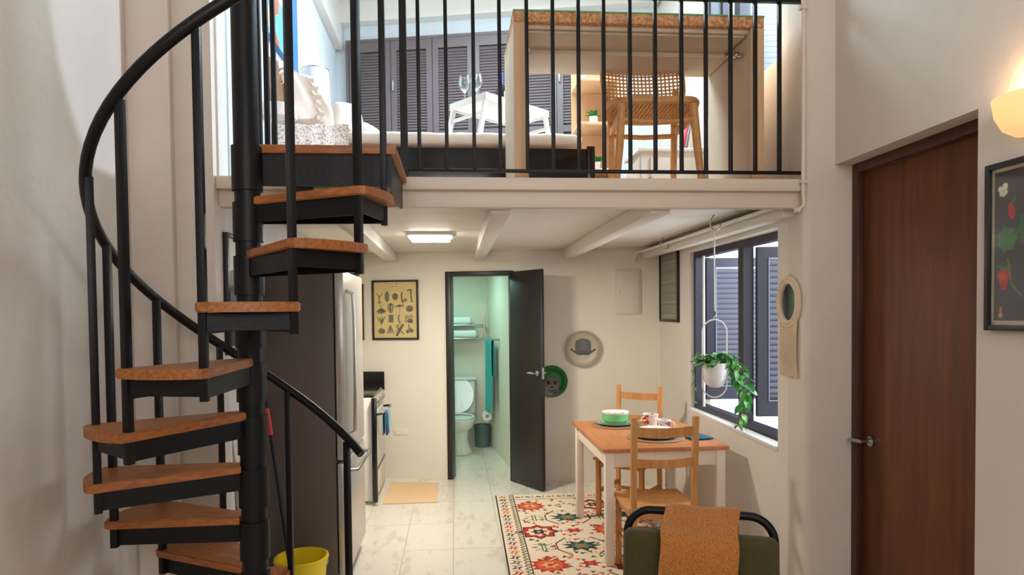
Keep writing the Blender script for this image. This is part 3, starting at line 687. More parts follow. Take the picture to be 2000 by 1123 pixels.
b = MB(); cane(b, lambda p, q, o: Vector((p, q, sd(p, q)+o)), 0.21, 0.2, 0.0215, 0.0052, lambda p, q: (abs(p)/0.215)**3.2+(abs(q)/0.2)**3.2 < 1)
part('cane_seat', b, 'rattan', t, kind='stuff')
part('front_rail', MB().tube([(-0.19, -0.185, 0.36), (-0.1, -0.2, 0.345), (0, -0.205, 0.34), (0.1, -0.2, 0.345), (0.19, -0.185, 0.36)], 0.014), 'rattan', t)
part('rear_rail', MB().tube([(-0.18, 0.17, 0.36), (0, 0.185, 0.355), (0.18, 0.17, 0.36)], 0.014), 'rattan', t)
for sx in (-1, 1):
    part('leg', MB().tube([(sx*0.185, -0.175, 0.44), (sx*0.2, -0.19, 0.22), (sx*0.222, -0.205, 0)], [0.022, 0.021, 0.016]), 'rattan', t)
    part('leg', MB().tube([(sx*0.19, 0.21, 0.62), (sx*0.18, 0.19, 0.42), (sx*0.175, 0.19, 0.2), (sx*0.18, 0.23, 0)], [0.018, 0.02, 0.019, 0.015]), 'rattan', t)
    part('seat_brace', MB().bar((sx*0.19, -0.17, 0.38), (sx*0.18, 0.17, 0.38), 0.02, 0.04), 'rattan', t)
def bkf(p, q, o=0): return Vector((p, 0.225+0.12*(q/0.5)-0.10*(p/0.25)**2*0.6+o, 0.655+q))
part('back_frame', MB().tube([bkf(x, y) for x, y in rounded(0.225, 0.17)], 0.016, 8, True), 'rattan', t)
b = MB(); cane(b, bkf, 0.21, 0.16, 0.0215, 0.0052, lambda p, q: (abs(p)/0.215)**3.2+(abs(q)/0.16)**3.2 < 1)
part('cane_back', b, 'rattan', t, kind='stuff')
# wooden shelf with plants, white cabinet, red object
t = thing('shelf_unit', 'narrow open wooden shelf holding small plants at the back right of the loft', 'shelf', (1.02, 5.1, 2.26))
for i, z in enumerate((2.262, 2.64, 2.98, 3.30)):
    part('shelf_board', MB().box(0.93, 1.22, 4.95, 5.25, z, z+0.022, bev=0.002), 'birch', t, world=True)
part('side_panel', MB().box(1.21, 1.235, 4.95, 5.25, 2.284, 3.6), 'birch', t, world=True, smooth=False)
part('back_panel', MB().box(0.93, 1.21, 5.251, 5.262, 2.284, 3.6), 'birch', t, world=True, smooth=False)
leafmesh = None
def leaf_mesh(nm, L, W):
    b = MB(); N_ = 6; rows = []
    for i in range(N_+1):
        u = i/N_; w_ = W*math.sin(math.pi*min(1, u**0.8))**0.8 if 0 < i < N_ else 0
        z = -0.25*L*u*u
        if w_ == 0: rows.append([b.b.verts.new((0, L*u, z))])
        else: rows.append([b.b.verts.new((-w_, L*u, z+w_*0.25)), b.b.verts.new((0, L*u, z)), b.b.verts.new((w_, L*u, z+w_*0.25))])
    for a, c in zip(rows, rows[1:]):
        if len(a) == 1: b.b.faces.new((a[0], c[1], c[0])); b.b.faces.new((a[0], c[2], c[1]))
        elif len(c) == 1: b.b.faces.new((a[0], a[1], c[0])); b.b.faces.new((a[1], a[2], c[0]))
        else: b.b.faces.new((a[0], a[1], c[1], c[0])); b.b.faces.new((a[1], a[2], c[2], c[1]))
    return b
LM = {}
def leaf(parent, loc, rot, s, kind='leaf'):
    if kind not in LM:
        b = leaf_mesh('leaf', 0.07, 0.020); me = bpy.data.meshes.new('leaf'); b.b.to_mesh(me); b.b.free(); me.materials.append(M[kind]); me.shade_smooth(); LM[kind] = me
    o = bpy.data.objects.new('leaf', LM[kind]); C.objects.link(o); o.parent = parent; o.location = loc; o.rotation_euler = rot; o.scale = (s, s, s); return o
for (x, y, z, lb) in ((0.975, 5.02, 3.322, 'small trailing plant in a white pot on the top of the wooden shelf'), (1.06, 5.04, 3.002, 'tiny plant in a white pot on the middle shelf behind the cane chair'), (1.08, 5.04, 2.662, 'tiny bushy plant in a white pot on the lowest wooden shelf')):
    t = thing('potted_plant', lb, 'plant', (x, y, z), 0, 'small plants on the wooden shelf')
    part('pot', MB().lathe([(0.001, 0), (0.026, 0), (0.034, 0.06), (0.030, 0.06), (0.001, 0.05)]), 'white', t)
    for i in range(16): leaf(t, (0, 0, 0.055), (R(random.uniform(10, 70)), 0, R(i*47)), random.uniform(0.7, 1.1), 'leaf_dark')
t = thing('cabinet', 'low white cabinet with a sloping side behind the cane chair', 'cabinet', (1.45, 4.75, 2.26))
part('cabinet_body', MB().box(1.30, 1.74, 4.6, 4.95, 2.262, 2.70), 'white', t, world=True, smooth=False)
part('cabinet_top', MB().box(1.27, 1.77, 4.57, 4.96, 2.70, 2.725, bev=0.003), 'white', t, world=True)
part('cabinet_door', MB().box(1.36, 1.70, 4.585, 4.6, 2.32, 2.66, bev=0.002), 'panelgrey', t, world=True)
part('sloping_side', MB().prism([(0, 0), (0.30, 0), (0.30, 0.42)], -0.01, 0.01, xf((1.0, 4.62, 2.262), (R(90), 0, 0))), 'white', t, world=True, smooth=False)
t = thing('tool_case', 'slim red case with a black strip leaning on the white cabinet', 'case', (1.62, 4.62, 2.726))
b = MB().bar((0, 0.06, 0), (0.07, 0.14, 0.27), 0.055, 0.035, bev=0.006); part('case_body', b, 'red', t)
part('strap', MB().bar((0.014, 0.035, 0.02), (0.082, 0.11, 0.25), 0.012, 0.012), 'black', t)
single('power_cable', MB().tube([(1.36, 4.57, 2.52), (1.25, 4.4, 2.46), (1.15, 4.25, 2.30), (1.13, 4.1, 2.268), (1.12, 3.9, 2.265)], 0.004, 6), 'black', 'thin black cable hanging from the white cabinet to the loft floor', 'cable')

# ============================================================ KITCHEN SIDE
# fridge
FX0, FX1, FY0, FY1, FH = -1.095, -0.69, 3.93, 4.72, 1.86
t = thing('fridge', 'tall grey and stainless refrigerator standing behind the spiral stair', 'refrigerator', ((FX0+FX1)/2, (FY0+FY1)/2, 0))
part('body', MB().box(FX0, FX1, FY0, FY1, 0.02, FH, bev=0.006), 'steel', t, world=True)
for nm, a, c in (('upper_door', 0.76, FH-0.005), ('freezer_drawer', 0.08, 0.745)):
    d = part(nm, MB().box(FX1+0.006, FX1+0.06, FY0+0.003, FY1-0.003, a, c, bev=0.014), 'stainless', t, world=True)
    if nm == 'upper_door': b = MB().tube([(FX1+0.06, FY0+0.08, 0.9), (FX1+0.10, FY0+0.08, 0.92), (FX1+0.105, FY0+0.08, 1.2), (FX1+0.105, FY0+0.08, 1.6), (FX1+0.10, FY0+0.08, 1.72), (FX1+0.06, FY0+0.08, 1.74)], 0.010)
    else: b = MB().tube([(FX1+0.06, FY0+0.10, 0.68), (FX1+0.105, FY0+0.12, 0.68), (FX1+0.11, FY1-0.12, 0.68), (FX1+0.06, FY1-0.1, 0.68)], 0.011)
    part('handle', b, 'chrome', d, world=True)
part('hinge_cover', MB().box(FX1-0.05, FX1+0.05, FY1-0.1, FY1-0.02, FH, FH+0.02, bev=0.003), 'black', t, world=True)
# stove
SX1, SY0, SY1 = -0.70, 5.72, 6.36
t = thing('stove', 'white and black kitchen stove standing beyond the fridge by the back wall', 'stove', (-0.9, 6.04, 0))
part('body', MB().box(-1.10, SX1, SY0, SY1, 0.03, 0.905, bev=0.004), 'white', t, world=True)
part('cooktop', MB().box(-1.10, SX1+0.015, SY0-0.003, SY1+0.003, 0.906, 0.925, bev=0.003), 'black', t, world=True)
part('control_panel', MB().box(SX1+0.001, SX1+0.03, SY0, SY1, 0.80, 0.905, bev=0.003), 'stainless', t, world=True)
od = part('oven_door', MB().box(SX1+0.001, SX1+0.035, SY0, SY1, 0.30, 0.79, bev=0.004), 'panelgrey', t, world=True)
part('handle', MB().tube([(SX1+0.035, SY0+0.05, 0.755), (SX1+0.100, SY0+0.06, 0.76), (SX1+0.100, SY1-0.06, 0.76), (SX1+0.035, SY1-0.05, 0.755)], 0.010), 'black', od, world=True)
part('door_edge', MB().box(SX1+0.001, SX1+0.042, SY0-0.05, SY0-0.001, 0.03, 0.90, bev=0.004), 'black', t, world=True)
part('storage_drawer', MB().box(SX1+0.001, SX1+0.033, SY0, SY1, 0.06, 0.285, bev=0.004), 'panelgrey', t, world=True)
part('drawer_trim', MB().box(SX1+0.034, SX1+0.04, SY0, SY1, 0.286, 0.299), 'black', t, world=True, smooth=False)
for i in range(4): part('knob', MB().cyl((SX1+0.03, SY0+0.1+i*0.14, 0.855), (SX1+0.055, SY0+0.1+i*0.14, 0.855), 0.018), 'chrome', t, world=True)
b0 = hit(713, 740, BWP, BWN); 
single('backsplash', MB().prism([(-0.98, bwl(-0.98)-0.05), (-0.685, bwl(-0.685)-0.05), (-0.685, bwl(-0.685)-0.005), (-0.98, bwl(-0.98)-0.005)], 0.87, 1.045), 'black', 'glossy black splash panel against the back wall beyond the stove', 'splashback')
for (yy, wd, mm, lb, ln) in ((SY0+0.10, 0.15, mat('navy_cloth', (28, 78, 122), 0.9, bump=0.4), 'dark blue dish towel hanging over the stove handle', 0.20), (SY0+0.28, 0.14, mat('pale_blue_cloth', (150, 198, 214), 0.9, bump=0.4, noise=0.2), 'pale blue dish towel on the stove handle beside the dark one', 0.17)):
    def f(u, v, yy=yy, wd=wd, ln=ln):
        y_ = yy+wd*(u-0.5)*(1-0.15*v); a = v*2-1
        z_ = 0.776-abs(a)*ln; x_ = SX1+0.100+(0.016 if a > 0 else -0.016)*min(1, abs(a)*8)+0.010*math.sin(u*14)*abs(a)*(1 if a > 0 else 0.3)
        return Vector((x_, y_, z_))
    single('dish_towel', MB().grid(f, 14, 24, 0.004), mm, lb, 'dish towel', 'towels on the stove')
single('floor_mat', MB().prism([(-0.62, 5.72), (-0.17, 5.72), (-0.17, 6.38), (-0.62, 6.45)], 0.001, 0.007), 'peach', 'thin peach rectangular mat on the tiles before the stove', 'mat')

# ---- framed poster of vegetables
def frame(name, label, cat, px0, py0, px1, py1, P, N, rz, fw=0.022, depth=0.025, group=None, bgc=(206, 184, 128), mf='frame_black', nx=90):
    A, B = hit(px0, py0, P, N), hit(px1, py1, P, N)
    m = xf(((A.x+B.x)/2, (A.y+B.y)/2, min(A.z, B.z)), (0, 0, rz))
    mi = m.inverted(); w_ = abs((mi@A).x-(mi@B).x); h_ = abs(A.z-B.z)
    t = thing(name, label, cat, tuple(m.translation), rz, group)
    b = MB().box(-w_/2, -w_/2+fw, -depth, -0.001, 0, h_, bev=0.002).box(w_/2-fw, w_/2, -depth, -0.001, 0, h_, bev=0.002).box(-w_/2+fw, w_/2-fw, -depth, -0.001, 0, fw, bev=0.002).box(-w_/2+fw, w_/2-fw, -depth, -0.001, h_-fw, h_, bev=0.002)
    part('frame', b, mf, t)
    cw, ch = w_-2*fw, h_-2*fw
    cv = Canvas(cw, ch, nx, int(nx*ch/cw), bgc)
    return t, cv, cw, ch, (lambda X, Y: (X-cw/2, 0*X-depth*0.5, Y+fw))
t, cv, cw, ch, fn = frame('framed_poster', 'black framed vintage poster of grey vegetable drawings on tan paper', 'picture', 727, 548, 819, 663, BWP, BWN, BWR, 0.018, nx=110)
ink = (92, 90, 72); lt = (128, 122, 92)
for i in range(30): cv.ell(random.uniform(0, cw), random.uniform(0, ch), 0.04, 0.05, (214, 190, 130), a=0.25)
cv.line((cw*.42, ch*.90), (cw*.47, ch*.93), .004, lt).line((cw*.47, ch*.93), (cw*.56, ch*.90), .004, lt).ell(cw*.53, ch*.97, .005, .008, ink)
for i in range(22): cv.rect(cw*(.2+.028*i), cw*(.2+.028*i)+.006, ch*.855, ch*.863, lt, .6)
def P_(u, v): return (cw*u, ch*v)
# row 1: forked root, corn cob, artichoke, shell bean, leek
x, y = P_(.13, .73); cv.line((x, y), (x-.03, y+.04), .008, ink).line((x, y), (x+.03, y+.035), .008, ink).line((x, y+.01), (x-.005, y-.05), .010, ink).ell(x, y-.05, .018, .013, lt)
x, y = P_(.31, .74); cv.ell(x, y, .022, .05, ink).ell(x-.006, y, .006, .042, lt).ell(x+.008, y, .005, .04, lt)
x, y = P_(.50, .74); cv.ell(x, y, .030, .032, ink).star(x, y, .024, .012, 7, lt).ell(x, y, .009, .009, ink).line((x, y-.03), (x, y-.045), .006, ink)
x, y = P_(.67, .72); cv.ell(x, y, .015, .055, ink, .1).ell(x+.01, y+.005, .010, .045, (206, 184, 128), .1).ell(x+.028, y-.025, .02, .018, lt)
x, y = P_(.86, .74); cv.line((x-.03, y+.055), (x, y+.065), .012, ink).line((x, y+.065), (x+.025, y+.05), .008, lt).line((x, y+.06), (x+.01, y-.04), .014, ink).ell(x+.012, y-.045, .012, .014, lt)
x, y = P_(.17, .51)
for a in (-.9, -.5, 0, .5, .9): cv.ell(x+.03*math.sin(a), y-.028*math.cos(a)+.01, .009, .03, ink, a)
cv.line((x, y+.02), (x-.02, y+.05), .006, lt).line((x, y+.02), (x+.02, y+.05), .006, lt)
x, y = P_(.39, .53)
for a in (-.35, 0, .35): cv.ell(x+a*.06, y, .008, .05, lt if a else ink, -a*.6)
cv.ell(x, y+.035, .018, .015, ink)
x, y = P_(.60, .54); cv.line((x-.04, y+.01), (x+.04, y+.02), .012, ink).ell(x, y+.018, .02, .012, ink).line((x, y), (x, y-.05), .007, lt).ell(x+.03, y+.02, .012, .014, lt)
x, y = P_(.83, .52); cv.ell(x, y, .036, .03, ink).ell(x-.005, y+.004, .026, .016, lt).ell(x, y+.002, .012, .008, ink)
x, y = P_(.17, .33)
for a in (-.5, -.2, .1, .4): cv.ell(x+.02*a*2, y-.01, .006, .045, lt if a < 0 else ink, -a*1.2)
x, y = P_(.40, .34); cv.rect(x-.024, x+.022, y-.035, y+.04, ink); 
for q in (-.014, 0, .013): cv.rect(x+q-.002, x+q+.003, y-.033, y+.036, lt)
x, y = P_(.60, .335); cv.ell(x, y, .017, .042, ink, .12).ell(x+.006, y+.002, .012, .034, (206, 184, 128), .1)
x, y = P_(.82, .33)
for q in range(5): cv.line((x-.04, y+.03-.014*q), (x+.035, y+.04-.018*q), .008, ink if q % 2 else lt)
cv.ell(x+.012, y-.018, .026, .02, ink)
x, y = P_(.17, .12); cv.ell(x, y, .034, .026, ink).ell(x-.004, y-.001, .006, .024, lt).ell(x+.014, y, .004, .02, lt).ell(x-.02, y, .004, .018, lt).ell(x, y+.027, .01, .006, lt)
x, y = P_(.38, .13)
for q in (-1, -.5, 0, .5, 1): cv.line((x, y+.05), (x+.032*q, y-.025), .008, ink if abs(q) != .5 else lt)
x, y = P_(.60, .14); cv.line((x-.03, y-.05), (x+.03, y+.05), .022, ink).line((x-.04, y-.02), (x+.02, y+.05), .010, lt).line((x-.03, y+.03), (x+.04, y-.04), .012, ink).ell(x-.02, y+.045, .014, .01, lt)
x, y = P_(.83, .12); cv.ell(x+.008, y+.004, .03, .022, lt).line((x-.01, y+.06), (x-.002, y+.01), .01, ink).ell(x-.024, y-.006, .01, .02, ink, .4).ell(x+.02, y, .014, .012, ink)
cv.mesh('poster_print', 'print', t, fn)
# ---- strawberry picture on door wall
A = hit(1937, 325, (DWX, 0, 0), (1, 0, 0)); B = hit(1942, 645, (DWX, 0, 0), (1, 0, 0))
w_, h_ = 0.46, A.z-B.z
t = thing('framed_picture', 'black framed botanical picture of strawberries on dark grey ground, right of the brown door', 'picture', (DWX, A.y-w_/2, B.z), -math.pi/2)
fw = 0.02
part('frame', MB().box(-w_/2, -w_/2+fw, -0.028, -0.001, 0, h_, bev=.002).box(w_/2-fw, w_/2, -0.028, -0.001, 0, h_, bev=.002).box(-w_/2+fw, w_/2-fw, -0.028, -0.001, 0, fw, bev=.002).box(-w_/2+fw, w_/2-fw, -0.028, -0.001, h_-fw, h_, bev=.002), 'frame_black', t)
cw, ch = w_-2*fw, h_-2*fw
cv = Canvas(cw, ch, 120, 160, (190, 176, 150)); cv.rect(.012, cw-.012, .014, ch-.012, (52, 54, 60))
def stb(x, y, s):
    cv.poly([(x-.028*s, y+.015*s), (x+.028*s, y+.015*s), (x+.012*s, y-.035*s), (x, y-.045*s), (x-.014*s, y-.035*s)], (170, 26, 30)).ell(x, y+.01*s, .030*s, .022*s, (178, 28, 32)).ell(x-.008*s, y+.006*s, .014*s, .014*s, (200, 60, 56))
    for a in (-1, -.4, .3, 1): cv.line((x, y+.026*s), (x+.028*a*s, y+.044*s), .006*s, (62, 110, 52))
stb(.055, .135+.03, 1.0); stb(.25, .2, 1.1); stb(.30, .38, .9)
cv.ell(.05, .40+.065, .018, .014, (222, 220, 200)).ell(.058, .40+.085, .012, .012, (232, 230, 214)).ell(.038, .478, .011, .010, (222, 220, 200)).ell(.05, .47, .006, .006, (214, 180, 70))
cv.line((.072, .23), (.09, .14), .005, (86, 130, 70)).line((.09, .14), (.13, .10), .005, (86, 130, 70)).line((.07, .27), (.12, .33), .005, (86, 130, 70))
cv.star(.066, .30, .05, .036, 7, (48, 112, 58)).star(.17, .33, .07, .05, 8, (40, 96, 50)).star(.2, .12, .06, .045, 7, (60, 120, 62))
cv.ell(.085, .395, .014, .028, (186, 44, 30), .2).line((.085, .42), (.1, .44), .01, (60, 110, 60))
cv.ell(.042, .055, .007, .009, (200, 110, 80)).ell(.042, .035, .008, .010, (210, 140, 100))
cv.mesh('picture_print', 'print', t, lambda X, Y: (X-cw/2, 0*X-0.014, Y+fw))
part('glazing', MB().box(-w_/2+fw, w_/2-fw, -0.0205, -0.0195, fw, h_-fw), mat('picture_glazing', (250, 252, 252), 0.05, trans=1.0, alpha=0.15), t, smooth=False)
# ---- picture on alcove wall behind the pole
t, cv, cw, ch, fn = frame('framed_picture', 'tall black framed landscape picture on the left wall behind the stair pole', 'picture', 434, 453, 500, 683, (AWX, 0, 0), (1, 0, 0), math.pi/2, 0.022)
cv.c[:] = lin((196, 204, 190)); cv.rect(0, cw, 0, ch*.62, (120, 128, 120)); cv.ell(cw*.5, ch*.62, cw*.6, ch*.12, (88, 100, 84)); cv.rect(0, cw, 0, ch*.2, (76, 70, 84)); cv.ell(cw*.4, ch*.36, .05, .06, (208, 188, 120)); cv.rect(0, cw, ch*.17, ch*.2, (60, 60, 66))
cv.rect(0, .02, 0, ch, (206, 204, 196)).rect(cw-.02, cw, 0, ch, (206, 204, 196)).rect(0, cw, 0, .02, (206, 204, 196)).rect(0, cw, ch-.02, ch, (206, 204, 196))
cv.mesh('picture_print', 'print', t, fn)
# grey picture on the window wall, calendar strip on the kitchen wall
RP_ = (rwx(3.31), 3.31, 0)
t, cv, cw, ch, fn = frame('framed_picture', 'narrow dark framed grey picture on the wall left of the window', 'picture', 1292, 497, 1328, 629, RP_, RWN, RWR, 0.02, nx=60)
cv.c[:] = lin((142, 138, 128))
for i in range(26): cv.line((0.03, ch*(.06+.034*i)), (cw-0.03, ch*(.06+.034*i)), .003, (112, 108, 100) if i % 3 else (164, 160, 150))
cv.mesh('picture_print', 'print', t, fn)
t, cv, cw, ch, fn = frame('framed_picture', 'pale picture in a thin brown frame on the back wall, mostly hidden by the fridge', 'picture', 640, 556, 712, 664, BWP, BWN, BWR, 0.014, nx=30, bgc=(222, 214, 204), mf='door_frame')
cv.mesh('picture_print', 'print', t, fn)
# ---- decorative plates on the back wall
def wall_plate(name, label, px, py, r, colr, fnc):
    h = hit(px, py, BWP, BWN); t = thing(name, label, 'plate', tuple(h), BWR, 'decorative plates on the back wall')
    m = xf((0, 0, 0), (R(90), 0, 0))
    prof = [(0.001, 0.004), (r*.55, 0.004), (r*.62, 0.006), (r*.80, 0.02), (r, 0.026), (r, 0.029), (r*.79, 0.024), (r*.6, 0.0105), (r*.55, 0.009), (0.001, 0.009)]
    part('plate_body', MB().lathe(prof, seg=48, m=m), mat(name+'_glaze', colr, 0.4, coat=0.0, noise=0.03), t)
    cv = Canvas(2*r, 2*r, 70, 70, colr); fnc(cv, r)
    n = cv.nx
    def rad(X, Y):
        # map the square grid onto the dish surface disc
        x, y = X/r-1, Y/r-1; k = 0.985
        u = x*np.sqrt(1-y*y/2)*k; v = y*np.sqrt(1-x*x/2)*k; rr = np.hypot(u, v)
        d = np.interp(rr, [0, .55, .6, .79, 1.0], [0.009, 0.009, 0.0105, 0.024, 0.029])+0.0012
        return (u*r, -d, v*r)
    # recolour: sample the drawing at the mapped place
    x, y = cv.X/r-1, cv.Y/r-1; u = x*np.sqrt(1-y*y/2); v = y*np.sqrt(1-x*x/2)
    c2 = Canvas(2*r, 2*r, 220, 220, colr); fnc(c2, r)
    ii = np.clip(((v+1)/2*220).round().astype(int), 0, 220); jj = np.clip(((u+1)/2*220).round().astype(int), 0, 220)
    big = Canvas(2*r, 2*r, 150, 150, colr); x, y = big.X/r-1, big.Y/r-1; u = x*np.sqrt(1-y*y/2); v = y*np.sqrt(1-x*x/2)
    ii = np.clip(((v+1)/2*220).round().astype(int), 0, 220); jj = np.clip(((u+1)/2*220).round().astype(int), 0, 220)
    big.c = c2.c[ii, jj]; big.mesh('plate_print', 'glazeprint', t, rad)
def hat(cv, r):
    cv.ell(r, r, r*.86, r*.86, (178, 168, 146)).ell(r, r, r*.78, r*.78, (186, 176, 152))
    cx, cy = r, r*1.0
    for i in range(41):
        a = -1+i/20; cv.ell(cx+a*r*.66, cy-r*.28+r*.24*a*a*abs(a)**.6, r*.05, r*.05, (66, 68, 66))
    cv.poly([(cx-r*.62, cy-r*.13), (cx-r*.3, cy-r*.36), (cx+r*.3, cy-r*.36), (cx+r*.62, cy-r*.13), (cx+r*.42, cy-r*.12), (cx-r*.42, cy-r*.12)], (70, 72, 70))
    cv.rect(cx-r*.45, cx+r*.45, cy-r*.26, cy+r*.34, (92, 94, 92)).ell(cx, cy+r*.3, r*.45, r*.28, (92, 94, 92)).ell(cx, cy-r*.24, r*.45, r*.10, (78, 80, 80))
    cv.ell(cx, cy+r*.2, r*.2, r*.3, (104, 106, 106), a=.6)
wall_plate('hat_plate', 'round beige wall plate printed with a grey bowler hat', 1139, 681, 0.168, (158, 148, 134), hat)
def pup(cv, r):
    cv.ell(r, r*1.1, r*.7, r*.66, (28, 96, 44)).ell(r*1.2, r*1.05, r*.56, r*.58, (40, 118, 56))
    cx, cy = r*.98, r*.78
    cv.ell(cx, cy, r*.48, r*.46, (112, 98, 92)).poly([(cx-r*.46, cy+r*.12), (cx-r*.52, cy+r*.56), (cx-r*.2, cy+r*.4)], (84, 74, 72)).poly([(cx+r*.46, cy+r*.12), (cx+r*.52, cy+r*.56), (cx+r*.2, cy+r*.4)], (96, 84, 80))
    cv.ell(cx, cy-r*.34, r*.5, r*.34, (122, 110, 104)).ell(cx-r*.2, cy+r*.12, r*.11, r*.12, (22, 18, 18)).ell(cx+r*.22, cy+r*.12, r*.11, r*.12, (22, 18, 18)).ell(cx+r*.02, cy-r*.18, r*.1, r*.06, (30, 24, 24))
    cv.line((cx-r*.2, cy-r*.36), (cx+r*.02, cy-r*.44), r*.06, (36, 28, 28)).line((cx+r*.02, cy-r*.44), (cx+r*.24, cy-r*.34), r*.06, (36, 28, 28)).line((cx+.1*r, cy-r*.6), (cx+r*.3, cy-r*.5), r*.08, (60, 50, 46))
wall_plate('dog_plate', 'round green wall plate printed with a grey puppy face beside the door edge', 1078, 744, 0.150, (30, 104, 52), pup)
# ---- mirror with macrame fringe on the pier side
mh = hit(1544, 590, RP_, RWN)
t = thing('macrame_mirror', 'small round rope framed mirror with long macrame fringe beside the window', 'mirror', (mh.x, mh.y, mh.z), RWR)
rm = 0.128
part('mirror_disc', MB().cyl((0, -0.012, 0), (0, -0.003, 0), rm-0.02, seg=48), 'mirror', t)
part('rope_frame', MB().tube([(math.cos(a)*(rm-0.018), -0.014, math.sin(a)*(rm-0.018)) for a in [2*math.pi*i/48 for i in range(48)]], 0.013, 10, True).tube([(math.cos(a)*rm, -0.012, math.sin(a)*rm) for a in [2*math.pi*i/48 for i in range(48)]], 0.010, 10, True), 'rope', t)
b = MB(); random.seed(3)
for i in range(34):
    x = -0.095+0.19*i/33; zt = -math.sqrt(max(0.001, rm*rm-x*x)); zb = -0.385-random.uniform(0, .012)
    b.tube([(x, -0.012, zt), (x+random.uniform(-.003, .003), -0.014-0.006*(i % 2), (zt+zb)/2), (x+random.uniform(-.005, .005), -0.012, zb)], 0.0036, 5)
part('fringe', b, 'rope', t, kind='stuff')
part('hanging_loop', MB().tube([(-0.015, -0.006, rm), (0, -0.006, rm+0.025), (0.015, -0.006, rm)], 0.003, 6), 'rope', t)
# ---- hooks and hanging planter
def shook(z, s=1): return [(0.0, 0, z), (-0.012*s, 0, z-0.01), (-0.03*s, 0, z-0.045*s), (-0.032*s, 0, z-0.085*s), (-0.015*s, 0, z-0.115*s), (0.015*s, 0, z-0.125*s), (0.045*s, 0, z-0.11*s), (0.058*s, 0, z-0.075*s)]
HP = hit(1395, 455, (0, 4.06, 0), (0, 1, 0))
single('ceiling_hook', MB().tube([(p[0]+HP.x, 4.06, p[2]) for p in shook(2.19, 0.75)], 0.005, 8), 'chrome', 'grey S shaped hook in the ceiling carrying the hanging planter', 'hook', 'ceiling hooks')
h2 = hit(1296, 490, (0, 5.3, 0), (0, 1, 0))
o = single('ceiling_hook', MB().tube([(p[0]+h2.x, 5.3, p[2]) for p in shook(2.19, 0.75)], 0.005, 8), 'chrome', 'empty grey S shaped hook in the ceiling near the back corner', 'hook', 'ceiling hooks')
hz_ = 2.19-0.125*0.75+0.006
def atz(px, py): return hit(px, py, (0, 4.06, 0), (0, 1, 0))
rt, rb = atz(1396, 624).z, atz(1396, 776).z
cx = HP.x
t = thing('hanging_planter', 'white hanging planter in an oval ring with trailing variegated plant before the window', 'plant', (cx, 4.06, rb))
part('cord', MB().tube([(0, 0, hz_-rb), (0.002, 0, (rt-rb)+0.06)], 0.004, 6).tube([(0, 0, rt-rb+0.06), (0.012, 0, rt-rb+0.045), (0.010, 0, rt-rb+0.025), (-0.006, 0, rt-rb+0.012), (0, 0, rt-rb)], 0.003, 6), 'white', t)
H = rt-rb; rr_ = 0.078
ov = [(rr_*math.cos(a), 0, H-rr_+rr_*math.sin(a)) for a in [math.pi*i/12 for i in range(13)]]+[(rr_*math.cos(a), 0, rr_+rr_*math.sin(a)) for a in [math.pi+math.pi*i/12 for i in range(13)]]
part('oval_ring', MB().tube(ov, 0.0045, 8, True), 'white', t)
pz = atz(1396, 757).z-rb
part('pot', MB().lathe([(0.001, 0), (0.03, 0.003), (0.055, 0.022), (0.072, 0.06), (0.077, 0.10), (0.077, 0.155), (0.071, 0.155), (0.070, 0.10), (0.001, 0.09)], (0, 0, pz), 36), 'porcelain', t)
part('soil', MB().cyl((0, 0, pz+0.12), (0, 0, pz+0.14), 0.069), 'door_frame', t)
random.seed(11); top = pz+0.15
for i in range(62):
    a = random.uniform(0, 2*math.pi); r_ = random.uniform(0.0, 0.085); 
    x, y = r_*math.cos(a)*1.25, r_*math.sin(a)
    leaf(t, (x, y, top+random.uniform(-0.005, 0.05)), (R(random.uniform(-15, 35)), R(random.uniform(-25, 25)), a-math.pi/2+R(random.uniform(-40, 40))), random.uniform(0.7, 1.15), 'leaf' if random.random() < .6 else 'leaf_dark')
def vine(pts, n, s, spread=0.03, k='leaf'):
    pts = [Vector(p) for p in pts]; part('vine_stem', MB().tube(pts, 0.0022, 5), 'stem', t)
    seg = len(pts)-1
    for i in range(n):
        u = (i+.5)/n*seg; j = min(int(u), seg-1); p = pts[j].lerp(pts[j+1], u-j)
        leaf(t, p, (R(random.uniform(-75, -15)), R(random.uniform(-30, 30)), R(i*137+random.uniform(-20, 20))), s*random.uniform(0.8, 1.1), k if random.random() < .7 else 'leaf_dark')
def vp(px, py, dy=0):
    q = hit(px, py, (0, 4.06+dy, 0), (0, 1, 0)); return (q.x-cx, dy, q.z-rb)
vine([vp(1408, 700), vp(1425, 708, -.03), vp(1440, 735, -.03), vp(1452, 765, -.03), vp(1450, 800, -.03), vp(1447, 832, -.03)], 30, 1.05)
vine([vp(1408, 700), vp(1432, 700, .02), vp(1455, 725, .03), vp(1464, 755, .03), vp(1462, 790, .02)], 26, 1.0)
vine([vp(1385, 700), vp(1362, 690, -.02), vp(1354, 715, -.02), vp(1356, 750, -.02), vp(1357, 790, -.02)], 16, 0.42)
vine([vp(1400, 695), vp(1424, 690, -.05), vp(1438, 712, -.06), vp(1436, 745, -.05)], 16, 0.95)
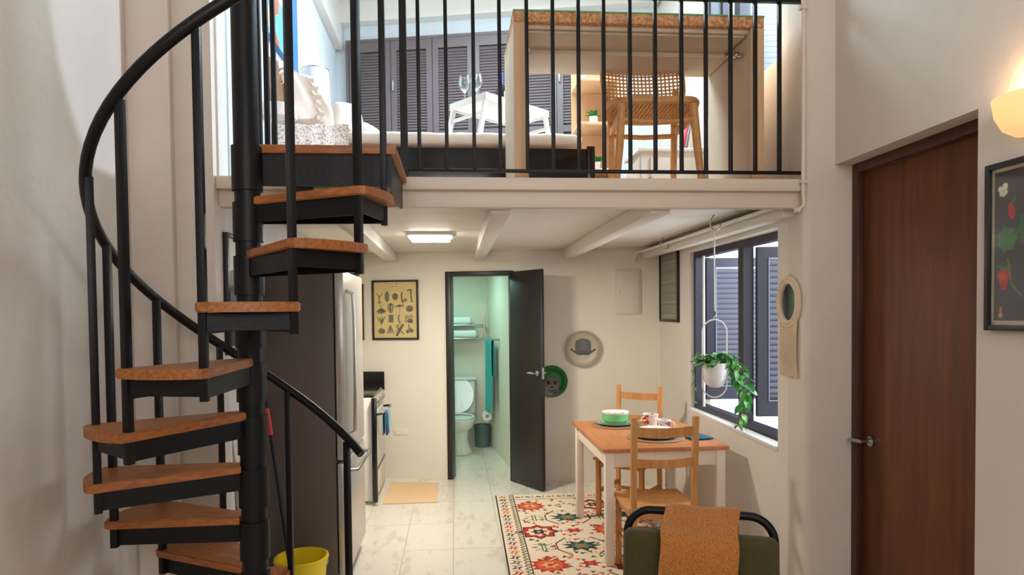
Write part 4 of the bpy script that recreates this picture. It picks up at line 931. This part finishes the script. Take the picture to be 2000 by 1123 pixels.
# ============================================================ DINING
TX0, TX1, TY0, TY1 = 0.905, 1.715, 4.10, 5.20
t = thing('dining_table', 'small dining table with orange brown wooden top and whitewashed legs by the window', 'table', ((TX0+TX1)/2, (TY0+TY1)/2, 0))
part('tabletop', MB().box(TX0, TX1, TY0, TY1, 0.725, 0.75, bev=0.004), 'table_top', t, world=True)
for a in ((TX0+.06, TX1-.06, TY0+.035, TY0+.055), (TX0+.06, TX1-.06, TY1-.055, TY1-.035), (TX0+.035, TX0+.055, TY0+.06, TY1-.06), (TX1-.055, TX1-.035, TY0+.06, TY1-.06)):
    part('apron', MB().box(*a, 0.625, 0.7245, bev=0.002), 'table_white', t, world=True)
for x in (TX0+.02, TX1-.075):
    for y in (TY0+.02, TY1-.075): part('leg', MB().box(x, x+.055, y, y+.055, 0.0095, 0.7245, bev=0.003), 'table_white', t, world=True)
def pine_chair(label, loc, rz):
    t = thing('dining_chair', label, 'chair', loc, rz, 'pine chairs at the dining table')
    for sx in (-1, 1):
        part('rear_post', MB().bar((sx*.18, .20, 0), (sx*.18, .185, .46), .035, .03, .003).bar((sx*.18, .185, .46), (sx*.18, .215, .985), .035, .028, .003), 'pine', t)
        part('front_leg', MB().box(sx*.18-.018, sx*.18+.018, -.20, -.164, 0, .435, bev=.003), 'pine', t)
        part('side_apron', MB().box(sx*.18-.011, sx*.18+.011, -.165, .172, .385, .435, bev=.002), 'pine', t)
        part('stretcher', MB().box(sx*.18-.010, sx*.18+.010, -.165, .182, .17, .205, bev=.002), 'pine', t)
    def st(u, v):
        x = (u-.5)*.42; y = -.22+.41*v; return Vector((x, y, .452-.010*math.cos((u-.5)*3.1)*math.sin(v*3.1)))
    part('seat', MB().grid(st, 12, 10, .018), 'pine', t)
    part('front_apron', MB().box(-.162, .162, -.192, -.174, .38, .435, bev=.002), 'pine', t)
    part('back_apron', MB().box(-.162, .162, .172, .19, .385, .435, bev=.002), 'pine', t)
    for z, h_ in ((.90, .055), (.72, .05)):
        def bs(u, v, z=z, h_=h_): return Vector(((u-.5)*.33, .20+.03*(z-.46)/.52*1.0+.020*math.cos((u-.5)*3.14)-.008, z-h_/2+h_*v-0.006*math.cos((u-.5)*3.14)))
        part('back_slat', MB().grid(bs, 12, 2, .016), 'pine', t)
    part('cross_stretcher', MB().box(-.172, .172, -.012, .008, .175, .20, bev=.002), 'pine', t)
    return t
pine_chair('pine ladder back chair seen from behind at the near table end', (1.195, 3.985, 0.0095), math.pi)
pine_chair('pine ladder back chair turned sideways at the far end of the table', (1.365, 5.235, 0.0095), R(-38))
# tableware
def setting(x, y, r, z0, lb, bowl_h):
    single('charger', MB().lathe([(0.001, 0), (r, 0), (r+.004, .004), (r, .008), (r*.7, .006), (.001, .006)], (x, y, z0), 48), 'rattan_mat', 'round woven grey brown charger '+lb, 'placemat', 'woven chargers')
    single('dinner_plate', MB().lathe([(0.001, 0), (r*.45, 0), (r*.78, .014), (r*.78, .017), (r*.45, .005), (.001, .004)], (x, y, z0+.008), 48), mat('blue_green_glaze', (150, 190, 200), .2, coat=.4, noise=.1), 'pale blue plate '+lb, 'plate', 'plates')
    single('side_plate', MB().lathe([(0.001, 0), (r*.4, 0), (r*.68, .010), (r*.68, .013), (r*.4, .005), (.001, .004)], (x, y, z0+.0205), 48), 'mint', 'mint green plate on the pale blue plate '+lb, 'plate', 'plates')
    t = thing('soup_bowl', 'mint green bowl with speckled rim '+lb, 'bowl', (x, y, z0+.031), 0, 'bowls on the table')
    rb_ = r*.56
    part('bowl_body', MB().lathe([(0.001, 0), (rb_*.85, 0), (rb_*.97, .012), (rb_, bowl_h-.012), (rb_*.97, bowl_h-.01), (rb_*.9, bowl_h*.5), (.001, bowl_h*.4)], seg=40), 'mint', t)
    part('bowl_rim', MB().lathe([(rb_, bowl_h-.012), (rb_*1.02, bowl_h), (rb_*.6, bowl_h+.006), (.001, bowl_h+.008), (.001, bowl_h-.01), (rb_*.97, bowl_h-.011)], seg=40), mat('speckled_rim', (244, 236, 226), .4, c2=(206, 92, 70), nscale=60, thresh=(.36, .42)), t)
setting(1.19, 4.955, 0.175, 0.7502, 'at the far end of the table', 0.075)
setting(1.335, 4.42, 0.19, 0.7502, 'at the near end of the table', 0.035)
def mug(x, y, a, c, lb, s=1.0):
    t = thing('mug', lb, 'mug', (x, y, .7502), a, 'mugs on the table')
    part('mug_body', MB().lathe([(.001, 0), (.036*s, 0), (.044*s, .01), (.05*s, .08*s), (.047*s, .08*s), (.041*s, .012), (.001, .008)], seg=32), mat('mug_glaze', (240, 232, 226), .25, c2=c, nscale=26, thresh=(.44, .48), coat=.3), t)
    part('handle', MB().tube([(.046*s, 0, .066*s), (.066*s, 0, .066*s), (.074*s, 0, .045*s), (.064*s, 0, .022*s), (.043*s, 0, .018*s)], .0055, 8), 'porcelain', t)
    part('rim', MB().tube([(.0485*s*math.cos(q), .0485*s*math.sin(q), .081*s) for q in [2*math.pi*i/28 for i in range(28)]], .003, 6, True), 'porcelain', t)
mug(1.43, 4.86, R(200), (196, 36, 40), 'red and white patterned mug standing further back on the table', 1.15)
mug(1.468, 4.66, R(-25), (150, 30, 50), 'patterned mug with its handle to the right, nearer the window', 1.0)
t = thing('glass_jar', 'small glass jar with yellow flowers between the mugs and the far plates', 'jar', (1.34, 4.76, .7502))
part('jar_body', MB().lathe([(.001, 0), (.028, 0), (.03, .01), (.03, .05), (.027, .05), (.027, .006), (.001, .004)]), 'glass', t)
for i in range(9): part('flower', MB().lathe([(.001, 0), (.009, .004), (.011, .010), (.001, .013)], (.022*math.cos(i*2.4)*(i % 3)/2, .022*math.sin(i*2.4)*(i % 3)/2, .048+.004*(i % 3)), 8), mat('yellow_petal', (236, 190, 70), .7, noise=.1) if i == 0 else bpy.data.materials['yellow_petal'], t)
nm = xf((1.60, 4.40, .7595), (0, 0, R(8)))
single('folded_napkin', MB().grid(lambda u, v: nm @ Vector(((u-.5)*.15, (v-.5)*.22, .004+.012*math.sin(u*3.1)*abs(math.sin(v*5)))), 14, 14, .008), 'teal_cloth', 'folded petrol blue napkin on the table corner by the window', 'napkin')
t = thing('fork', 'silver fork lying between the near plate and the blue napkin', 'fork', (1.535, 4.40, .7512), R(12))
part('fork_handle', MB().tube([(0, -.10, .003), (0, -.03, .005), (0, .03, .003)], [.005, .003, .003], 6), 'chrome', t)
part('fork_tines', MB().box(-.011, .011, .03, .05, .002, .004).box(-.011, -.008, .05, .09, .002, .004).box(-.004, -.001, .05, .09, .002, .004).box(.002, .005, .05, .09, .002, .004).box(.008, .011, .05, .09, .002, .004), 'chrome', t, smooth=False)
# ---- rug
RW_, RL_ = 1.46, 2.72
cv = Canvas(RW_, RL_, 330, 560, (228, 208, 184))
g1, g2_, rd, orr, dk, vio = (62, 98, 66), (44, 72, 62), (176, 42, 34), (206, 92, 46), (44, 38, 42), (92, 50, 78)
random.seed(5)
for side in (0, 1):
    fx = (lambda v: v) if side == 0 else (lambda v: RW_-v)
    cv.rect(min(fx(0), fx(.012)), max(fx(0), fx(.012)), 0, RL_, dk); cv.rect(min(fx(.150), fx(.156)), max(fx(.150), fx(.156)), 0, RL_, dk)
    i = 0; y = .04
    while y < RL_-.03:
        c = (rd, vio, g1, dk, orr)[i % 5]
        cv.star(fx(.062), y, .046, .018, 4, c, 1, 1.0, .4); cv.ell(fx(.062), y, .008, .014, (228, 208, 184)); cv.line((fx(.03), y+.035), (fx(.045), y+.045), .007, g1); cv.line((fx(.078), y+.05), (fx(.092), y+.035), .007, rd)
        cv.rect(min(fx(.05), fx(.074)), max(fx(.05), fx(.074)), y+.034, y+.040, dk)
        y += .09; i += 1
    y = 0
    while y < RL_: cv.line((fx(.112), y), (fx(.146), y+.024), .010, g1).line((fx(.146), y+.024), (fx(.112), y+.048), .010, g1).ell(fx(.122), y+.024, .006, .007, rd); y += .048
for y0 in (0, RL_-.156):
    cv.rect(.156, RW_-.156, y0, y0+.156, (228, 208, 184)); cv.rect(0, RW_, y0 if y0 else 0, (y0 if y0 else 0)+.008, dk)
    x = .19
    i = 0
    while x < RW_-.18: cv.star(x, y0+.075, .032, .014, 4, (rd, g1, dk, orr)[i % 4], 1.2, .9, .4); cv.line((x+.035, y0+.05), (x+.045, y0+.11), .007, dk); x += .09; i += 1
    cv.rect(.15, RW_-.15, y0+(.150 if not y0 else 0), y0+(.156 if not y0 else .006), dk)
fx0, fy0, fx1, fy1 = .17, .17, RW_-.17, RL_-.17
def med_a(x, y):   # orange serrated palmette
    cv.star(x, y, .135, .095, 12, rd, 1, 1.0).ell(x, y, .084, .092, orr).star(x, y, .06, .036, 6, (226, 176, 110)).ell(x, y+.12, .045, .04, (228, 208, 184)).star(x, y+.12, .042, .026, 4, rd).ell(x, y, .016, .02, rd).line((x-.05, y-.03), (x+.05, y-.03), .006, g1)
def med_b(x, y):   # octagonal flower with dark heart
    cv.star(x, y, .155, .115, 8, dk, 1, 1.05).star(x, y, .138, .102, 8, rd, 1, 1.05).star(x, y, .098, .072, 8, (228, 208, 184), 1, 1.05).star(x, y, .068, .036, 6, dk).ell(x, y, .014, .014, (190, 190, 170))
    for sx in (-1, 1): cv.line((x+sx*.12, y), (x+sx*.155, y), .012, dk).line((x+sx*.165, y-.025), (x+sx*.165, y+.025), .010, dk)
def med_c(x, y):   # dark green serrated lozenge within a hexagon
    cv.star(x, y, .145, .085, 9, (34, 58, 56), 1, .78).star(x, y, .08, .045, 6, (104, 128, 96), 1, .8).ell(x, y, .02, .018, orr)
    hx_ = [(x-.17, y-.06), (x-.17, y+.06), (x-.09, y+.17), (x+.09, y+.17), (x+.17, y+.06), (x+.17, y-.06), (x+.09, y-.17), (x-.09, y-.17)]
    for k in (0, 1, 2, 3, 4, 5, 6, 7): 
        if k in (2, 6): continue
        cv.line(hx_[k], hx_[(k+1) % 8], .012, dk)
    for q in range(7): cv.line((x-.10+.033*q, y+.125), (x-.085+.033*q, y+.14+.01*(q % 2)), .007, rd); cv.line((x-.10+.033*q, y-.13), (x-.085+.033*q, y-.145), .007, rd)
def leafp(x, y):
    for sx in (-1, 1):
        cv.line((x+sx*.012, y-.075), (x+sx*.012, y+.075), .008, g1).line((x+sx*.012, y+.03), (x+sx*.06, y+.06), .008, g1).line((x+sx*.012, y-.03), (x+sx*.06, y-.06), .008, g1).ell(x+sx*.06, y, .022, .010, g1)
colx = [fx0+.10+.26*i for i in range(5)]
for ci, x in enumerate(colx):
    y = RL_-.36 if ci % 2 == 0 else RL_-.68+.0; k = 0 if ci % 2 == 0 else 0
    j = 0
    while y > .2:
        if ci % 2 == 0:
            (med_a if (j+ci//2) % 2 == 0 else med_b)(x, y)
            if y-.33 > .2: leafp(x, y-.325)
            y -= .65
        else:
            med_c(x, y); cv.star(x, y-.325, .078, .038, 6, rd, 1.1, .8).ell(x, y-.325, .016, .014, orr)
            y -= .65
        j += 1
for i in range(420):
    x, y = random.uniform(fx0, fx1), random.uniform(fy0, fy1)
    ix, iy = int(x/RW_*cv.nx), int(y/RL_*cv.ny)
    if abs(cv.c[iy, ix, 0]-lin((228, 208, 184))[0]) < .02: cv.star(x, y, .026, .011, 3, random.choice((rd, g1, orr, dk)), 1, 1, random.random()*3)
ns = np.random.RandomState(1).normal(0, .035, cv.X.shape); cv.c[..., :3] = np.clip(cv.c[..., :3]*(1+ns[..., None]), 0, 1)
rot_r = R(-0.0)
t = thing('area_rug', 'cream patterned rug with red, green and dark flowers under the dining table', 'rug', (0.295, 3.13, 0.001), R(-0.8))
cv.mesh('rug_pile', 'rugprint', t, lambda X, Y: (X, Y, 0.0075+0.0006*np.sin(X*420)*np.sin(Y*400)))
part('rug_backing', MB().box(0, RW_, 0, RL_, 0, 0.0065), 'rope', t, smooth=False)

# ============================================================ ARMCHAIR AND THROW
AM = (0.86, 2.33, 0); AR = R(-20.5)
t = thing('armchair', 'olive green cushioned armchair with a black tubular frame in the foreground', 'armchair', AM, AR)
TI = R(-10)   # recline
def cush(w_, d_, h_, n=26, pw=5):
    b = MB()
    def f(u, v):
        a = v*2*math.pi; c, s_ = math.cos(a), math.sin(a); e = min(u, 1-u); k = min(1, e/0.07); k = math.sqrt(1-(1-k)**2)
        ce = math.copysign(abs(c)**0.45, c); se = math.copysign(abs(s_)**0.22, s_)
        return Vector(((u-.5)*w_, d_/2*ce*(.45+.55*k), h_/2*se*(.93+.07*k)+h_/2))
    b.grid(f, n*2, 48); bmesh.ops.remove_doubles(b.b, verts=b.b.verts, dist=1e-5); bmesh.ops.holes_fill(b.b, edges=b.b.edges); return b
b = cush(.545, .13, .46); b.b.transform(xf((0, 0, .33), (TI, 0, 0))); part('back_cushion', b, 'olive', t)
b = cush(.545, .14, .56); b.b.transform(xf((0, -.06, .36), (R(86), 0, 0))); part('seat_cushion', b, 'olive', t)
def tubept(pts, r=.0155): return MB().tube(pts, r, 12)
W2 = .268
def rnd(x0, z0, r, n, a0, a1): return [(x0+r*math.cos(a), z0+r*math.sin(a)) for a in [a0+(a1-a0)*i/n for i in range(n+1)]]
zt = .835; yb = .165
pr = [(-W2, .05)]+[(-W2, .5)]+rnd(-W2+.09, zt-.09, .09, 8, math.pi, math.pi/2)+rnd(W2-.09, zt-.09, .09, 8, math.pi/2, 0)+[(W2, .5), (W2, .05)]
part('back_tube', tubept([(x, yb-.02+(z-.8)*.12, z) for x, z in pr]), 'metal_black', t)
for sx in (-1, 1):
    part('arm_tube', tubept([(sx*W2, -.58, .02), (sx*W2, -.6, .45), (sx*W2, -.56, .53), (sx*W2, -.45, .555), (sx*W2, .0, .555), (sx*W2, .11, .555)]), 'metal_black', t)
part('base_tube', tubept([(-W2, -.5, .30), (W2, -.5, .30)]).tube([(-W2, .09, .30), (W2, .09, .30)], .0155, 12), 'metal_black', t)
am = xf(AM, (0, 0, AR))
def thr(u, v):
    x = -.122+.268*u; L = v
    # profile over tube top then down the cushion front
    prof = [(yb+.035, .42), (yb+.032, .60), (yb+.03, .78), (yb+.018, .845), (yb-.02, .862), (yb-.075, .842), (.035, .815), (-.012, .79), (-.035, .74), (-.05, .64), (-.068, .50), (-.078, .44)]
    q = L*(len(prof)-1); i = min(int(q), len(prof)-2); k = q-i
    P = [prof[max(0, i-1)], prof[i], prof[i+1], prof[min(len(prof)-1, i+2)]]
    def cr(a, b_, c, d): return .5*((2*b_)+(-a+c)*k+(2*a-5*b_+4*c-d)*k*k+(-a+3*b_-3*c+d)*k**3)
    y, z = cr(*[p[0] for p in P]), cr(*[p[1] for p in P])
    lean = -.035*max(0, (L-.3))
    return am @ Vector((x+lean+.004*math.sin(L*20), y-.004+.004*math.sin(u*11+L*6)*L, z+.003*math.sin(u*9)))
single('throw_blanket', MB().grid(thr, 30, 70, .008), 'knit', 'ochre knitted throw draped over the back of the olive armchair', 'throw')

# ============================================================ BY THE STAIR FOOT
bk = thing('bucket', 'yellow plastic mop bucket in front of the fridge', 'bucket', (-0.84, 3.70, 0))
part('bucket_body', MB().lathe([(.001, .004), (.10, 0), (.105, .004), (.135, .285), (.142, .287), (.142, .30), (.13, .30), (.10, .012), (.001, .012)], seg=40), 'yellow', bk)
part('handle', MB().tube([(.143*math.cos(a), .02*math.sin(a)-.02, .285-.10*math.sin(a)) for a in [math.pi*i/14 for i in range(15)]], .003, 6), 'chrome', bk)
def stick(name, label, p0, p1, r, mname, cat, grip=None, head=None):
    t = thing(name, label, cat, tuple(p0)); p0, p1 = Vector(p0), Vector(p1)
    part('handle', MB().cyl(p0, p1, r, seg=12), mname, t, world=True)
    if grip:
        for a, c, m_ in grip: part('grip', MB().cyl(p0.lerp(p1, a), p0.lerp(p1, c), r*1.35, seg=12), m_, t, world=True)
    return t
q0 = hit(562, 1075, (0, 3.70, 0), (0, 1, 0)); q1 = hit(517, 770, (0, 3.86, 0), (0, 1, 0))
d_ = (q1-q0).normalized(); foot = q0-d_*((q0.z-.05)/d_.z)
t = stick('mop', 'mop with dark handle and red grip leaning on the fridge from the bucket', foot, q1, .011, 'metal_black', 'mop', ((.80, .93, 'red'),))
part('mop_head', MB().lathe([(.001, .04), (.02, .035), (.05, .0), (.06, -.02), (.001, -.03)], tuple(foot), 20), 'towel_white', t, world=True)
b0 = hit(470, 1040, (0, 3.5, 0), (0, 1, 0)); b1 = hit(456, 840, (0, 3.5, 0), (0, 1, 0))
t = stick('broom', 'grey broom handle leaning in the corner behind the stair pole', (b0.x+.03, 3.55, .12), (b1.x-0.005, 3.45, b1.z), .012, 'chrome', 'broom')
part('broom_head', MB().box(b0.x-.06, b0.x+.12, 3.52, 3.58, .0, .12, bev=.008), 'bin', t, world=True)

# ============================================================ BATHROOM
t = thing('toilet', 'white toilet with raised lid against the bathroom back wall', 'toilet', (0.035, 7.78, 0))
part('pedestal', MB().lathe([(.001, 0), (.15, 0), (.155, .01), (.13, .06), (.10, .16), (.12, .26), (.17, .345), (.001, .345)], (0, 0, 0), 32, 1, 1.35), 'porcelain', t)
part('bowl', MB().lathe([(.10, .25), (.16, .30), (.19, .36), (.195, .40), (.18, .405), (.155, .40), (.12, .32), (.001, .28)], (0, -.02, 0), 40, 1, 1.28), 'porcelain', t)
sr = [(0.165*math.cos(a), -.02+.215*math.sin(a), .418) for a in [2*math.pi*i/36 for i in range(36)]]
b = MB().tube(sr, .022, 8, True)
for v in b.b.verts: v.co.z = .418+(v.co.z-.418)*.5
part('seat', b, 'porcelain', t)
m = xf((0, .235, .43), (R(80), 0, 0))
part('lid', MB().lathe([(.001, 0), (.18, 0), (.185, .008), (.18, .016), (.001, .018)], (0, .20, 0), 40, 1, 1.15, m=m), 'porcelain', t)
part('tank', MB().box(-.20, .20, .29, .48, .40, .80, bev=.02), 'porcelain', t)
part('tank_lid', MB().box(-.21, .21, .275, .49, .80, .835, bev=.008), 'porcelain', t)
part('flush_lever', MB().cyl((-.15, .28, .74), (-.15, .29, .74), .012).bar((-.15, .278, .74), (-.09, .275, .735), .012, .008), 'chrome', t)
t = thing('waste_bin', 'small round grey waste bin beside the toilet', 'bin', (0.315, 8.08, 0))
part('bin_body', MB().lathe([(.001, 0), (.085, 0), (.10, .25), (.104, .255), (.104, .265), (.097, .265), (.082, .01), (.001, .01)], seg=32), 'bin', t)
part('bin_rim', MB().tube([pol(.103, a, .262) for a in range(0, 360, 12)], .004, 6, True), 'bin', t)
# towel rack with two shelves
t = thing('towel_rack', 'chrome two level towel rack on the bathroom back wall', 'rack', (0.05, 8.29, 1.5))
zr = [hit(940, 634, (0, 8.2, 0), (0, 1, 0)).z, hit(940, 660, (0, 8.2, 0), (0, 1, 0)).z]
xr_ = hit(945, 640, (0, 8.2, 0), (0, 1, 0)).x
ztop_r = hit(945, 608, (0, 8.2, 0), (0, 1, 0)).z
for z in zr:
    for y in (8.08, 8.14, 8.2, 8.26): part('rod', MB().cyl((-.3, y, z), (xr_, y, z), .006, seg=8), 'chrome', t, world=True)
for x in (-.3, xr_):
    part('end_bracket', MB().bar((x, 8.27, zr[1]), (x, 8.27, ztop_r), .014, .014).bar((x, 8.07, zr[1]), (x, 8.27, zr[1]), .012, .012).bar((x, 8.07, zr[0]), (x, 8.27, zr[0]), .012, .012).bar((x, 8.07, zr[1]), (x, 8.07, ztop_r-.03), .010, .010), 'chrome', t, world=True)
for i, (z, x1, lb) in enumerate(((zr[0], hit(921, 634, (0, 8.17, 0), (0, 1, 0)).x, 'folded white towel on the upper level of the bathroom rack'), (zr[1], hit(932, 660, (0, 8.17, 0), (0, 1, 0)).x, 'folded white towel on the lower level of the bathroom rack'))):
    z += .007
    def f(u, v, z=z, x1=x1):
        a = v*2*math.pi; c, s_ = math.cos(a), math.sin(a); e = min(u, 1-u); k = math.sqrt(1-(1-min(1, e/.05))**2)
        return Vector((-.28+(x1+.28)*u, 8.17+.085*math.copysign(abs(c)**.5, c)*(.7+.3*k), z+.045+.045*math.copysign(abs(s_)**.6, s_)*(.75+.25*k)-(.045*.25*(1-k) if s_ > 0 else 0)))
    b = MB().grid(f, 24, 28); bmesh.ops.remove_doubles(b.b, verts=b.b.verts, dist=1e-5); bmesh.ops.holes_fill(b.b, edges=b.b.edges)
    single('bath_towel', b, 'towel_white', lb, 'towel', 'towels in the bathroom')
# towel bar on the right bathroom wall, teal towels
def brx(y): return 0.40+(8.3-y)/1.8*0.20
yA, yB = 7.45, 7.95; zt_ = hit(970, 662, (brx(7.6), 7.6, 0), (1, .11, 0)).z
t = thing('towel_bar', 'chrome towel bar on the right bathroom wall', 'towel bar', (brx(7.7), 7.7, zt_))
part('rod', MB().cyl((brx(yA)-.07, yA, zt_), (brx(yB)-.07, yB, zt_), .008), 'chrome', t, world=True)
for y in (yA, yB): part('post', MB().cyl((brx(y)-.003, y, zt_), (brx(y)-.072, y, zt_), .012), 'chrome', t, world=True)
for i, (y, wd, ln, lb) in enumerate(((7.83, .18, .86, 'long teal towel hanging further back on the towel bar'), (7.60, .17, .78, 'shorter teal towel hanging nearer on the towel bar'))):
    def f(u, v, y=y, wd=wd, ln=ln):
        a = v*2-1; yy = y+(u-.5)*wd*(1+.1*abs(a)); sg = -1 if a > 0 else 1
        xx = brx(yy)-.07+sg*.018*min(1, abs(a)*20)+.012*math.sin(u*16)*abs(a)*(1 if sg < 0 else .3)
        return Vector((xx, yy, zt_+.012-abs(a)*ln*(1 if a > 0 else .55)))
    single('bath_towel', MB().grid(f, 18, 34, .005), 'teal', lb, 'towel', 'towels in the bathroom')
rp_ = hit(951, 812, (brx(7.9)-.06, 7.9, 0), (0, 1, 0))
t = thing('toilet_roll', 'white toilet paper roll on a holder below the teal towels', 'toilet paper', (rp_.x, 7.9, rp_.z))
part('paper', MB().lathe([(.02, -.05), (.055, -.05), (.055, .05), (.02, .05), (.02, -.05)], (0, 0, 0), 28, m=xf((0, 0, 0), (R(90), 0, 0))), 'towel_white', t)
part('holder', MB().cyl((0, -.06, 0), (0, .06, 0), .010).tube([(0, .06, 0), (.05, .06, 0), (brx(7.9)-rp_.x-.003, .06, .02)], .006), 'chrome', t)
